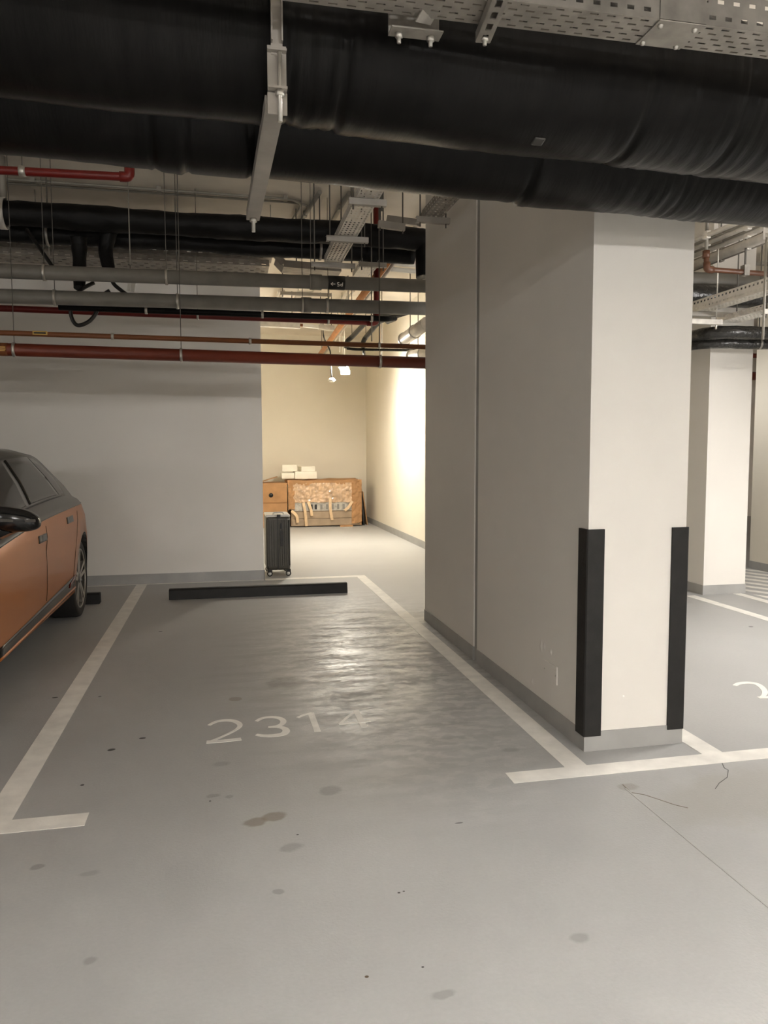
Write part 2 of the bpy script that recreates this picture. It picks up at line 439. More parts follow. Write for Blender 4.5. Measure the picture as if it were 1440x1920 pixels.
# big column with the pier behind it, parted by a filled joint
def column(name, x0, x1, y0, y1, m, h=0.10):
    c = struct(name, bx((x0, y0, 0), (x1, y1, CEIL)), m)
    b = nb(); t = 0.006
    box(b, (x0-t, y0-t, 0), (x1+t, y0, h)); box(b, (x0-t, y1, 0), (x1+t, y1+t, h))
    box(b, (x0-t, y0, 0), (x0, y1, h)); box(b, (x1, y0, 0), (x1+t, y1, h))
    obj('baseboard', b, M['base'], c)
    return c
col_a = column('column', 1.755, 2.292, 3.42, 5.075, M['paint'])
pier = column('column', 1.755, 2.292, 5.155, 6.50, M['paint'])
obj('joint_strip', bx((1.765, 5.068, 0), (2.28, 5.162, CEIL)), M['joint'], col_a)
col_b = column('column', 4.93, 5.43, 7.03, 7.95, M['paint'])
col_c = column('column', 6.66, 7.4, 7.2, 8.55, M['cream'])

# blistered paint on the side of the big column
pb = nb()
for (y, z, r) in ((3.962, 0.403) + (0.028,), (3.918, 0.41) + (0.02,), (4.081, 0.161) + (0.024,), (3.829, 0.404) + (0.014,)):
    n0 = 9
    ring = [pb.verts.new((1.7548, y + r*0.8*math.cos(2*PI*k/n0)*(0.7+0.5*random.random()), z + r*1.5*math.sin(2*PI*k/n0)*(0.7+0.5*random.random()))) for k in range(n0)]
    ctr = pb.verts.new((1.7490, y, z))
    for k in range(n0): pb.faces.new((ring[k], ring[(k+1) % n0], ctr))
obj('paint_blister', pb, M['paint'], col_a)

# floor paint -----------------------------------------------------------------
LZ = 0.0016
def line(x0, y0, x1, y1):
    return obj('bay_line', bx((x0, y0, 0.0001), (x1, y1, LZ)), M['line'], floor)
line(-0.992, 3.26, -0.874, 9.0)
line(-2.2, 3.146, -0.574, 3.26)
line(1.573, 3.26, 1.686, 8.985)
line(1.27, 3.146, 5.4, 3.26)
line(-13, 9.0, 0.455, 9.04)
line(0.47, 8.985, 1.686, 9.10)
line(2.31, 3.26, 2.423, 6.6)
line(4.72, 3.26, 4.83, 7.02)
line(5.28, 3.26, 5.38, 7.02)
# hatched zone beside the far column
hb = nb()
def clip_stripe(c, w):
    # stripe along (0.45,-0.9) clipped to the hatch rectangle
    d = V(0.45, -0.893, 0); n = V(0.893, 0.45, 0)
    pts = []
    xa, xb, ya, yb = 5.46, 6.64, 6.3, 9.6
    poly = [(xa, ya), (xb, ya), (xb, yb), (xa, yb)]
    for sgn, lim in ((1, c), (-1, c + w)):
        out = []
        for i in range(len(poly)):
            p, q = V(*poly[i], 0), V(*poly[(i+1) % len(poly)], 0)
            fp, fq = sgn*(p.dot(n) - lim), sgn*(q.dot(n) - lim)
            if fp >= 0: out.append((p.x, p.y))
            if fp*fq < 0:
                t = fp/(fp-fq); r = p + (q-p)*t; out.append((r.x, r.y))
        poly = out
        if len(poly) < 3: return
    prism(hb, poly, 'z', 0.0001, LZ)
    obj('hatch_stripe', hb.copy(), M['line'], floor); hb.clear()
k = 7.9
while k < 10.4:
    clip_stripe(k, 0.10); k += 0.24
hb.free()

def digit(strokes, ws):
    b = nb()
    for i, (pts, w) in enumerate(zip(strokes, ws)): ribbon(b, pts, w, (0,0,1), LZ + 0.0005*i)
    return obj('bay_digit', b, M['line'], floor)
two = curve_pts([(-0.101, 4.202, 0.0), (-0.065, 4.25, 0.0), (-0.017, 4.264, 0.0), (0.03, 4.246, 0.0), (0.062, 4.196, 0.0), (0.065, 4.146, 0.0), (0.037, 4.091, 0.0), (-0.018, 4.026, 0.0), (-0.069, 3.977, 0.0), (-0.103, 3.952, 0.0)], 5)
digit([two, [(-0.109, 3.953, 0.0), (-0.029, 3.95, 0.0), (0.069, 3.958, 0.0)]], [[0.018+0.016*math.sin(PI*min(1, i/30)) for i in range(len(two))], 0.036])
three = curve_pts([(0.158, 4.211, 0.0), (0.192, 4.252, 0.0), (0.243, 4.261, -0.0), (0.291, 4.23, 0.0), (0.307, 4.178, 0.0), (0.292, 4.128, 0.0), (0.256, 4.104, -0.0), (0.218, 4.102, 0.0)], 5)
three2 = curve_pts([(0.218, 4.102, 0.0), (0.272, 4.094, -0.0), (0.304, 4.061, -0.0), (0.309, 4.015, 0.0), (0.286, 3.98, 0.0), (0.236, 3.97, 0.0), (0.187, 3.98, 0.0), (0.149, 4.004, 0.0)], 5)
digit([three, three2], [[0.02+0.014*math.sin(PI*i/len(three)) for i in range(len(three))], [0.02+0.022*math.sin(PI*i/len(three2)) for i in range(len(three2))]])
digit([[(0.473, 4.281, 0.0), (0.475, 3.976, 0.0)], [(0.48, 4.276, 0.0), (0.432, 4.255, 0.0), (0.389, 4.219, 0.0)]], [0.036, [0.024, 0.022, 0.020]])
digit([[(0.736, 4.267, 0.0), (0.734, 3.989, 0.0)], [(0.738, 4.259, 0.0), (0.671, 4.167, 0.0), (0.608, 4.059, 0.0)], [(0.604, 4.063, 0.0), (0.695, 4.066, 0.0), (0.785, 4.073, 0.0)]], [0.036, 0.020, 0.022])
t2 = curve_pts([(3.201, 4.208, 0.0), (3.258, 4.241, 0.0), (3.322, 4.246, 0.0), (3.361, 4.211, 0.0), (3.345, 4.135, 0.0), (3.3, 4.052, 0.0), (3.241, 3.991, 0.0), (3.204, 3.964, 0.0)], 5)
digit([t2, [(3.183, 3.963, 0.0), (3.244, 3.955, 0.0), (3.374, 3.961, 0.0)]], [[0.026+0.014*math.sin(PI*min(1,i/30)) for i in range(len(t2))], 0.034])

# cracks and the construction joint
ck = nb()
ribbon(ck, [(2.342, 3.217, 0.0), (2.327, 3.165, 0.0), (2.339, 3.149, 0.0), (2.311, 3.092, 0.0), (2.314, 3.067, 0.0), (2.258, 2.998, 0.0), (2.223, 2.976, 0.0), (2.181, 2.95, 0.0), (2.128, 2.903, 0.0)], 0.003, (0,0,1), 0.0005)
obj('floor_crack', ck, M['black'], floor)
ck = nb()
ribbon(ck, [(1.746, 3.03, 0.0), (1.739, 2.949, 0.0), (1.785, 2.917, 0.0), (1.822, 2.862, 0.0), (1.86, 2.802, 0.0), (1.898, 2.764, 0.0)], 0.005, (0,0,1), 0.0008)
obj('floor_crack', ck, mat('faint_crack', (0.20, 0.175, 0.13), 0.8), floor)
jn = nb()
box(jn, (1.733, -1.0, -0.001), (1.741, 2.99, 0.0012))
obj('floor_joint', jn, mat('joint_ridge', (0.40, 0.395, 0.375), 0.5), floor)

# ---------------------------------------------------------------- lamps
def batten(name, x, y, z, ang, power, label, colr, group=None, length=1.2, w=0.085, skirt=False):
    t = thing(name, (x, y, z), label, 'lamp', group)
    R = Matrix.Translation((x, y, z)) @ Matrix.Rotation(math.radians(ang), 4, 'Z')
    def mk(n, b, m, **k):
        bmesh.ops.transform(b, matrix=R, verts=b.verts[:]); return obj(n, b, m, t, **k)
    mk('housing', bx((-length/2, -w/2, 0.03), (length/2, w/2, 0.07)), M['white'])
    if skirt:   # louvred type: an opaque reflector keeps the light below the lamp
        for q in (-1, 1): mk('reflector', bx((-length/2, q*w*0.56-0.004, -0.03), (length/2, q*w*0.56+0.004, 0.07)), M['white'])
    d = nb()
    prof = [(-w*0.46, 0.03), (-w*0.42, 0.0), (-w*0.25, -0.025), (w*0.25, -0.025), (w*0.42, 0.0), (w*0.46, 0.03)]
    prism(d, prof, 'x', -length*0.485, length*0.485)
    mk('diffuser', d, emit('lamp_glow', colr, power))
    for s in (-1, 1):
        mk('end_cap', bx((s*length*0.5-0.012, -w*0.5, -0.03), (s*length*0.5+0.012, w*0.5, 0.07)), M['white'])
        mk('suspension_rod', tb([(s*length*0.33, 0, 0.07), (s*length*0.33, 0, CEIL-z)], 0.004, 6), M['bolt'])
    return t
for (x, y, z, a, p, lab) in AISLE_AND_ADDED_LAMPS:
    batten('batten_lamp', x, y, z, a, p, lab, LAMP_NEUTRAL, skirt=abs(x-1.4) < 0.01)
batten('batten_lamp', 1.95, 12.3, 2.86, 78, ROOM_LAMP_POWER, 'glowing batten lamp hanging in the cream room behind the red pipe', LAMP_WARM, length=1.1, w=0.15)

# suspended sensor head beside the glowing lamp
t = thing('hanging_sensor', (1.711, 12.0, 2.632), 'small white sensor head hanging on a dark flex beside the glowing lamp', 'sensor')
p0 = V((1.711, 12.0, 2.657))
b = nb(); lathe(b, [(0,0.03),(0.03,0.03),(0.06,0.0),(0.062,-0.012),(0,-0.014)], p0, (0,0,1), 4)
lathe(b, [(0,-0.016),(0.045,-0.016),(0.04,-0.034),(0,-0.036)], p0, (0,0,1), 20)
obj('sensor_body', b, M['white'], t)
obj('flex', tb(curve_pts([p0 + V(0,0,0.03), (1.696, 12.0, 2.923), (1.689, 12.0, 3.105), (1.615, 12.0, 3.252), (1.582, 12.0, 3.383), (1.896, 14.362, 3.99)]), 0.011, 8), M['black'], t)

# ---------------------------------------------------------------- big insulated ducts
def duct(x0, x1, cy, cz, r, seams, seed, dx=0.012, seg=56):
    b = nb(); rings = []
    n = int((x1-x0)/dx)
    for i in range(n+1):
        x = x0 + (x1-x0)*i/n
        y = cy[0] + cy[1]*x
        ring = []
        near = 0.0; off = 0.0
        for (sx, width, step, wr) in seams:
            if x > sx: off += step
            near += wr*math.exp(-((x-sx)/width)**2)
            off -= 0.010*math.exp(-((x-sx)/0.010)**2)*(1 if wr else 0)
        for k in range(seg):
            a = 2*PI*k/seg
            lowf = noise.noise(V(x*1.6+seed, math.cos(a)*0.9, math.sin(a)*0.9))*0.012
            wrk = noise.noise(V(x*38+seed*3, math.cos(a)*1.3, math.sin(a)*1.3 + x*6))*0.004*near
            wr2 = abs(noise.noise(V(x*22+seed+a*0.7, a*0.6, 3.1)))*0.006*near
            mic = noise.noise(V(x*14+seed, math.cos(a)*1.2, math.sin(a)*1.2))*0.0022
            rr = r + off + lowf + wrk + wr2 + mic
            ring.append(b.verts.new((x, y + rr*math.cos(a), cz + rr*math.sin(a))))
        rings.append(ring)
    for p, q in zip(rings, rings[1:]):
        for k in range(seg):
            b.faces.new((p[k], p[(k+1) % seg], q[(k+1) % seg], q[k])).smooth = True
    b.faces.new(rings[0]); b.faces.new(rings[-1])
    return b
D1 = (2.466, 0.055); D2 = (2.960, 0.062); R1, R2 = 0.237, 0.216
K = 1.155
zb = 1.5 + 0.90*K
t = thing('insulated_duct', (0.8, 2.18, zb), 'wide black wrapped duct crossing under the ceiling, the one nearer the cable tray', 'duct')
obj('lagging', duct(-3.2, 5.2, D1, zb+R1, R1, [(0.214,0.08,-0.006,1.2), (0.378,0.10,0.010,1.3), (1.389,0.16,0.005,1.0), (1.754,0.25,0.0,1.0), (-0.9,0.2,0.004,0.8)], 3.0), M['wrap'], t)
sq = nb(); c0 = V(1.050, 2.4567, 2.5495) + V(0, -0.28, -0.96)*0.010
beam(sq, c0 + V(-0.020, -0.0015, -0.003), c0 + V(0.020, -0.0003, -0.004), 0.036, 0.010, (0, -0.28, -0.96))
obj('tape_patch', sq, mat('shiny_tape', (0.05,0.048,0.044), 0.22), t, bevel=0.004)
for x in (-2.3, 4.4):
    obj('hanger_rod', tb([(x, D1[0]+D1[1]*x, zb+2*R1-0.02), (x, D1[0]+D1[1]*x, CEIL)], 0.008, 8), M['bolt'], t)
t = thing('insulated_duct', (0.8, 2.62, zb), 'black wrapped duct behind and below the wider one, with a taped sleeve', 'duct')
obj('lagging', duct(-3.2, 5.2, D2, zb+R2, R2, [(-0.22,0.04,0.004,0.8), (-0.11,0.05,-0.004,0.8), (0.125,0.05,-0.006,1.0), (1.232,0.06,0.014,1.0), (1.908,0.35,0.0,1.3)], 9.0), M['wrap'], t)
for x in (-2.3, 4.4):
    obj('hanger_rod', tb([(x, D2[0]+D2[1]*x, zb+2*R2-0.02), (x, D2[0]+D2[1]*x, CEIL)], 0.008, 8), M['bolt'], t)

# trapeze hanger that carries both ducts
pa, pbn = V((0.148, 3.408, 2.507)), V((0.169, 2.326, 2.507))
t = thing('trapeze_hanger', tuple(pa), 'grey steel channel hanger carrying the two big black ducts', 'hanger')
b = nb()
dv = (pbn-pa).normalized(); sv = dv.cross(V(0,0,1)).normalized()
beam(b, pa, pbn, 0.052, 0.006)
for s in (-1, 1): beam(b, pa + sv*s*0.0255 + V(0,0,0.018), pbn + sv*s*0.0255 + V(0,0,0.018), 0.005, 0.04)
obj('channel', b, M['steel'], t)
hx, hy = pbn.x - 0.001, 2.205
b = nb()
box(b, (hx-0.016, hy-0.003, 2.60), (hx+0.016, hy+0.003, CEIL)); box(b, (hx-0.016, hy-0.022, 2.63), (hx-0.012, hy, CEIL)); box(b, (hx+0.012, hy-0.022, 2.63), (hx+0.016, hy, CEIL))
obj('upright_channel', b, M['steel'], t)
b = nb(); box(b, (hx-0.026, hy, 2.475), (hx+0.026, hy+0.006, 2.625)); box(b, (hx-0.026, hy-0.03, 2.500), (hx+0.026, hy+0.125, 2.506)); box(b, (hx-0.026, hy-0.02, 2.605), (hx+0.026, hy+0.006, 2.611))
obj('angle_plate', b, M['steel'], t)
b = nb(); box(b, (hx-0.027, hy-0.004, 2.44), (hx+0.027, hy+0.002, 2.498)); box(b, (hx-0.027, hy+0.002, 2.494), (hx+0.027, hy+0.13, 2.499))
obj('end_plate', b, M['steel'], t)
obj('threaded_rod', tb([(hx+0.006, hy-0.017, 2.415), (hx+0.006, hy-0.017, 2.60)], 0.0065, 10), M['bolt'], t)
obj('nut', lathe(nb(), [(0,0),(0.013,0),(0.013,0.014),(0,0.014)], (hx+0.006, hy-0.017, 2.484), (0,0,1), 6), M['bolt'], t)
fx = pa + dv*0.03
obj('threaded_rod', tb([fx + V(0,0,-0.06), (fx.x, fx.y, CEIL)], 0.008, 10), M['bolt'], t)
obj('nut', lathe(nb(), [(0,0),(0.016,0),(0.016,0.014),(0,0.014)], fx + V(0,0,-0.018), (0,0,1), 6), M['bolt'], t)

# ---------------------------------------------------------------- near cable tray with its strut and cleat
def tray_x(name, x0, x1, ya, yb, z, h, label, pitch, rows, m, group=None, couplers=(), rods=(), rail_rows=2, fu=0.5, rail_m=None):
    t = thing(name, ((x0+x1)/2, (ya+yb)/2, z), label, 'cable tray', group)
    n = max(1, int(round((x1-x0)/pitch))); px = (x1-x0)/n
    sheet(obj('tray_bottom', perforated(nb(), (x0, ya, z), (px,0,0), (0,(yb-ya)/rows,0), n, rows, fu, 0.30), m, t))
    for y in (ya, yb):
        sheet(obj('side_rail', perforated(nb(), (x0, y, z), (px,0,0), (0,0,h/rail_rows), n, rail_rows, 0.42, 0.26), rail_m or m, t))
    for cx in couplers:
        b = nb()
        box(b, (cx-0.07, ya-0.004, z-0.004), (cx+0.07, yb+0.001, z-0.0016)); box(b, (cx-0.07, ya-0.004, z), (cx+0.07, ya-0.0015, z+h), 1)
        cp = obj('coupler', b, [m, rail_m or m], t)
        for (a, c) in ((-0.055, ya+0.02), (0.05, ya+0.02), (-0.055, yb-0.012), (0.05, yb-0.012)):
            obj('screw', lathe(nb(), [(0,-0.008),(0.006,-0.006),(0.008,0),(0.008,0.002),(0,0.002)], (cx+a, c, z-0.004), (0,0,1), 10), M['bolt'], cp)
    for (rx, ry) in rods:
        obj('hanger_rod', tb([(rx, ry, z), (rx, ry, CEIL)], 0.005, 8), M['bolt'], t)
    return t
tray = tray_x('cable_tray', -1.9, 3.4, 1.690*K, 1.795*K, 1.5+1.015*K, 0.087, 'perforated cable tray under the ceiling in front of the widest black duct', 0.0497, 5, M['galv'], couplers=(1.085*K,), rods=((-1.7, 2.0), (-0.4, 2.0), (3.1, 2.0)), rail_m=M['galvshade'])
p, q = V((0.73, 2.097, 2.638)), V((0.703, 1.868, 2.638))
t = thing('strut_channel', tuple(p), 'slotted steel strut channel crossing below the perforated tray, bolt at its end', 'strut')
dq = (q-p); q = p + dq*1.6; L0 = dq.length*1.6; dn = dq.normalized(); sd = dn.cross(V(0,0,1)).normalized()
nslot = int(L0/0.052)
sheet(obj('slotted_web', perforated(nb(), p - sd*0.0195, dn*(L0/nslot), sd*0.039, nslot, 1, 0.58, 0.42, False), M['galv'], t), 0.003)
b = nb()
for s in (-1, 1): beam(b, p + sd*s*0.0195 + V(0,0,0.013), q + sd*s*0.0195 + V(0,0,0.013), 0.003, 0.027)
beam(b, p + V(0,0,0.0265), q + V(0,0,0.0265), 0.039, 0.002)
obj('flange', b, M['galv'], t)
obj('bolt', lathe(nb(), [(0,-0.02),(0.006,-0.02),(0.006,-0.008),(0.011,-0.008),(0.011,0),(0,0)], p + dn*0.024, (0,0,1), 6), M['bolt'], t)
obj('hanger_rod', tb([p + dn*0.024, (p + dn*0.024).to_tuple()[:2] + (CEIL,)], 0.005, 8), M['bolt'], t)
# cleat with two bolts
cA = V((0.467, 2.125, 2.645)); cB = V((0.611, 2.125, 2.646))
t = thing('tray_cleat', tuple(cA), 'short folded steel cleat with two bolts beneath the perforated tray edge', 'bracket')
zt = cA.z
b = nb(); box(b, (cA.x, 1.838*K, zt), (cB.x, 1.842*K, zt+0.115)); box(b, (cA.x, 1.80*K, zt-0.002), (cB.x, 1.842*K, zt+0.002))
obj('angle', b, M['galv'], t)
b = nb(); beam(b, (0.553, 2.079, 2.66), (0.573, 2.033, 2.691), 0.058, 0.003, (0,-0.4,1)); obj('strap', b, M['galv'], t)
for u in (0.18, 0.8):
    x = cA.x + (cB.x-cA.x)*u
    obj('bolt', lathe(nb(), [(0,-0.026),(0.006,-0.026),(0.006,-0.012),(0.011,-0.012),(0.011,0),(0,0)], (x, 1.825*K, zt-0.002), (0,0,1), 6), M['bolt'], t)
b = nb(); box(b, (cA.x+0.03, 1.843*K, zt+0.05), (cA.x+0.07, 1.846*K, CEIL)); obj('drop_bar', b, M['galv'], t)

# flat bar near the ceiling above the tray
t = thing('flat_bar', (1.411, 2.2, 2.879), 'plain flat steel bar above the perforated tray', 'bar')
a0 = V((1.26, 2.252, 2.917)); a1 = V((1.539, 2.252, 2.911))
obj('bar', beam(nb(), a0, a1, 0.06, 0.006), M['galv'], t)
obj('drop_rod', tb([a0 + V(0.05,0,0), (a0.x+0.05, a0.y, CEIL)], 0.005, 8), M['bolt'], t)
obj('drop_rod', tb([a1 + V(-0.05,0,0), (a1.x-0.05, a1.y, CEIL)], 0.005, 8), M['bolt'], t)

# ---------------------------------------------------------------- straight pipes with clamps and rods
def clamp(parent, x, y, z, r, width=0.022, rod=True, m='bolt', off=0.0):
    c = obj('clamp', lathe(nb(), [(r*0.98,-width/2),(r+0.007,-width/2),(r+0.007,width/2),(r*0.98,width/2)], (x, y, z), (1,0,0), 24), M[m], parent)
    if rod: obj('hanger_rod', tb([(x+off, y, z+r), (x+off, y, CEIL)], 0.003, 6), M['rod'], parent)
def pipe_x(name, A, B, r, m, label, cat='pipe', clamps=(), bare=(), xa=None, xb=None, couplings=(), group=None, seg=20):
    A, B = V(A), V(B); d = (B-A)/(B.x-A.x)
    at = lambda x: A + d*(x-A.x)
    xa = -9.0 if xa is None else xa; xb = 3.05 if xb is None else xb
    t = thing(name, tuple(at((xa+xb)/2)), label, cat, group)
    obj('pipe', tb([at(xa), at(xb)], r, seg), M[m], t)
    for x in clamps: p = at(x); clamp(t, x, p.y, p.z, r)
    for x in bare: p = at(x); clamp(t, x, p.y, p.z, r, rod=False)
    for x in (-4.5,): p = at(x); clamp(t, x, p.y, p.z, r)
    for (x, w) in couplings:
        p = at(x)
        obj('coupling', lathe(nb(), [(r,-w/2),(r+0.008,-w/2),(r+0.008,w/2),(r,w/2)], p, (1,0,0), 24), M[m], t)
    return t, at
g1, at1 = pipe_x('drain_pipe', (-1.726, 6.75, 2.972), (1.734, 6.75, 3.001), 0.0585, 'grey', 'upper of the two fat grey drain pipes, with a black flow label', clamps=(-1.393, -0.433, 0.786), couplings=((0.828, 0.10),))
g2, at2 = pipe_x('drain_pipe', (-1.773, 6.9, 2.802), (1.773, 6.9, 2.831), 0.060, 'grey', 'lower of the two fat grey drain pipes, above the thin black pipe', clamps=(-1.348, -0.354, 0.725), bare=(0.946,), couplings=((0.768, 0.07),))
# flow label
pl = at1(1.007); lab = nb(); hw = 0.074
lb = lathe(lab, [(0.0586,-hw),(0.0605,-hw),(0.0605,hw),(0.0586,hw)], pl, (1,0,0), 24)
lo = obj('flow_label', lb, M['black'], g1)
fy = pl.y - 0.0615
mk = nb()
NV = (0, -0.93, -0.36)
lpp = lambda a, c: V(pl.x + a, pl.y - 0.0618*0.93 - c*0.36, pl.z - 0.0618*0.36 + c*0.93)
def sp(pts, w=0.006): ribbon(mk, [lpp(a, c) for a, c in pts], w, NV, 0.001)
sp([(-0.052, 0.0), (-0.015, 0.0)]); sp([(-0.036, 0.014), (-0.052, 0.0), (-0.036, -0.014)])
# the letters stand upside down, as the label was fitted
sp([(0.020,0.014),(0.006,0.014),(0.004,0.004),(0.008,-0.001),(0.020,-0.003),(0.022,-0.012),(0.018,-0.016),(0.004,-0.016)][::-1])
sp([(0.050,-0.016),(0.050,0.016)]); sp([(0.050,-0.014),(0.036,-0.014),(0.032,-0.008),(0.034,0.0),(0.050,0.001)])
obj('printed_flow_letters', mk, M['whitemark'], lo)

pipe_x('sprinkler_pipe', (-1.727, 6.66, 2.337), (1.711, 6.66, 2.306), 0.0515, 'rust', 'thick red-oxide sprinkler main, lowest pipe before the plain wall', clamps=(-1.62, -0.322, 1.38))
tp = bpy.data.objects['sprinkler_pipe']
b = nb(); lathe(b, [(0.052,-0.04),(0.0532,-0.04),(0.0532,0.04),(0.052,0.04)], (-1.707, 6.66, 2.337), (1,0,0), 24); obj('label_band', b, M['orange'], tp)
b = nb(); yc = V((-1.707, 6.66, 2.337))
for (a, c) in ((0.01, 0.012), (0.012, -0.004), (0.006, -0.016)): box(b, (yc.x+a-0.022, yc.y-0.0555, yc.z+c-0.003), (yc.x+a+0.022, yc.y-0.050, yc.z+c+0.003))
obj('label_print', b, M['yellow'], tp)
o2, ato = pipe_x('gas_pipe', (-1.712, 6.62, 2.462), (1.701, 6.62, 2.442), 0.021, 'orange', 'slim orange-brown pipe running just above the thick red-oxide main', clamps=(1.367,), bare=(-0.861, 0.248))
y0 = V((-1.411, 6.62, 2.466))
b = nb(); box(b, (y0.x-0.055, y0.y-0.024, y0.z-0.015), (y0.x+0.055, y0.y-0.018, y0.z+0.015)); tg = obj('label_tag', b, M['yellow'], o2)
b = nb(); box(b, (y0.x-0.045, y0.y-0.026, y0.z-0.006), (y0.x+0.045, y0.y-0.0235, y0.z+0.006)); obj('label_stripe', b, M['black'], tg)
# thin black pipe under the lower drain pipe, end turned up
e0, e1 = (-1.337, 6.985, 2.743), (1.514, 6.985, 2.74)
t = thing('condensate_pipe', e0, 'thin black insulated pipe tucked under the lower grey drain pipe', 'pipe')
up = V((1.656, 7.25, 2.795))
obj('pipe', tb([e0, e1, up, up + V(0, 0.35, 0.03)], 0.026, 12, 0.04), M['wrap2'], t)
for u in (0.25, 0.6, 0.95):
    p = V(e0).lerp(V(e1), u); clamp(t, p.x, p.y, p.z, 0.026, rod=(u > 0.9))
# red sprinkler branch with riser
A, B = (-1.957, 7.6, 2.824), (1.543, 7.6, 2.809)
t = thing('sprinkler_branch', B, 'dark red sprinkler pipe behind the grey drain pipes, turning up in an elbow', 'pipe')
d = V(B) - V(A); A2 = V(A) - d*4
obj('pipe', tb([A2, B, (B[0], B[1], CEIL)], 0.030, 16, 0.07), M['red'], t)
obj('elbow', tb([V(B) - d.normalized()*0.10, B, V(B) + V(0,0,0.10)], 0.036, 16, 0.07), M['red'], t)
for u in (-0.2, 0.5, 0.86):
    p = V(A).lerp(V(B), u); clamp(t, p.x, p.y, p.z, 0.030)
# short red pipe by the big duct, elbow going up
A, B = (-1.716, 6.0, 3.507), (-0.628, 6.0, 3.525)
t = thing('sprinkler_drop', B, 'short red pipe ending in an elbow just below the black duct', 'pipe')
A2 = V(A) - (V(B)-V(A))*1.5
obj('pipe', tb([A2, B, V(B) + V(0, 0, CEIL-B[2])], 0.030, 16, 0.06), M['red'], t)
obj('elbow', tb([V(B) + (V(A)-V(B)).normalized()*0.07, B, V(B) + V(0,0,0.09)], 0.037, 16, 0.06), M['red'], t)
p = V((-1.36, 6.0, 3.514)); clamp(t, p.x, p.y, p.z, 0.030, 0.045)
# ceiling conduits
def conduit(pts, r, label, rad=0.12, saddles=(), m='cond', name='conduit'):
    t = thing(name, pts[0], label, 'conduit')
    obj('tube', tb(pts, r, 8, rad), M[m], t)
    for p in saddles:
        p = V(p); zt_ = min(CEIL, p.z+r+0.012)
        obj('saddle', bx((p.x-0.02, p.y-0.03, p.z-r-0.004), (p.x+0.02, p.y+0.03, zt_)), M[m], t)
        if zt_ < CEIL-0.02: obj('hanger_rod', tb([(p.x, p.y, zt_), (p.x, p.y, CEIL)], 0.004, 6), M['rod'], t)
    return t
c1 = [V((-3.17, 7.552, 3.97)), V((-1.91, 7.592, 3.97)), V((0.838, 7.62, 3.97)), V((0.748, 8.531, 3.97))]
conduit(c1, 0.014, 'long thin conduit on the ceiling that bends away near its end', 0.25, [c1[1].lerp(c1[2], k) for k in (0.1, 0.5, 0.93)])
c2 = [p + V(0, 0.10, 0) for p in c1[:2]] + [c1[2] + V(0.10, 0.10, 0), c1[3] + V(0.10, 0, 0)]
conduit(c2, 0.012, 'twin thin conduit just behind the long bending ceiling conduit', 0.25)
conduit([V((0.952, 7.364, 3.97)), V((0.885, 8.068, 3.97)), V((0.811, 9.28, 3.97))], 0.022, 'straight ceiling conduit beside the bend of the long thin one', 0, [(0.885, 8.068, 3.97)])
conduit([V((1.229, 7.337, 3.97)), V((1.211, 7.825, 3.97)), V((1.188, 8.753, 3.97))], 0.022, 'straight ceiling conduit with a saddle, next to the perforated tray', 0, [(1.206, 7.792, 3.97)])
conduit([V((2.044, 7.294, 3.97)), V((2.107, 8.156, 3.97)), V((2.163, 9.007, 3.97))], 0.022, 'straight ceiling conduit close to the big column', 0)

# ---------------------------------------------------------------- dark lagged pipes behind the drain pipes
def lag_path(name, pts, r, label, rods=(), seed=1.0, rad=0.15, cat='duct', m='wrap2', straps=(), amp=0.14):
    t = thing(name, pts[0], label, cat)
    P0 = round_path(pts, rad); P2 = []
    for a, b in zip(P0, P0[1:]):
        n = max(1, int((b-a).length/0.05))
        for k in range(n): P2.append(a + (b-a)*k/n)
    P2.append(P0[-1])
    b = nb()
    tube(b, P2, r, 20, 0, True, lambda s: r*(1 + amp*noise.noise(V(s*16+seed, seed, 0))))
    for v in b.verts: v.co += V(0,1,1)*(noise.noise(v.co*9 + V(seed,0,0))*0.13 + noise.noise(v.co*26 + V(seed,1,0))*0.06)*r*min(1, amp/0.1)
    obj('lagging', b, M[m], t)
    for p in rods:
        p = V(p); obj('hanger_rod', tb([p, (p.x, p.y, CEIL)], 0.006, 8), M['rod'], t)
        obj('clamp', lathe(nb(), [(r*1.05,-0.012),(r*1.12,-0.012),(r*1.12,0.012),(r*1.05,0.012)], p, (1,0,0), 20), M['galv'], t)
    return t
ay, by_ = 7.12, 7.42
pA = [(-7.5, ay, 3.62), (-1.802, 7.12, 3.54), (-0.364, 7.12, 3.527), (1.016, 7.12, 3.531), (1.777, 7.12, 3.52), (1.939, 7.12, 3.499), (1.934, 7.12, 3.167)]
lag_path('lagged_pipe', pA, 0.105, 'upper black lagged pipe behind the thin hanger rods, dropping beside the big column', [(-1.769, 7.12, 3.542), (1.116, 7.12, 3.532)], 2.0)
pB = [(-7.5, by_, 3.48), (-1.884, 7.42, 3.465), (-0.382, 7.42, 3.459), (1.058, 7.42, 3.446), (1.879, 7.42, 3.448)]
lag_path('lagged_pipe', pB, 0.09, 'lower black lagged pipe, partly hidden behind the upper lagged one', [(-1.488, 7.42, 3.455), (0.954, 7.42, 3.451)], 5.0)
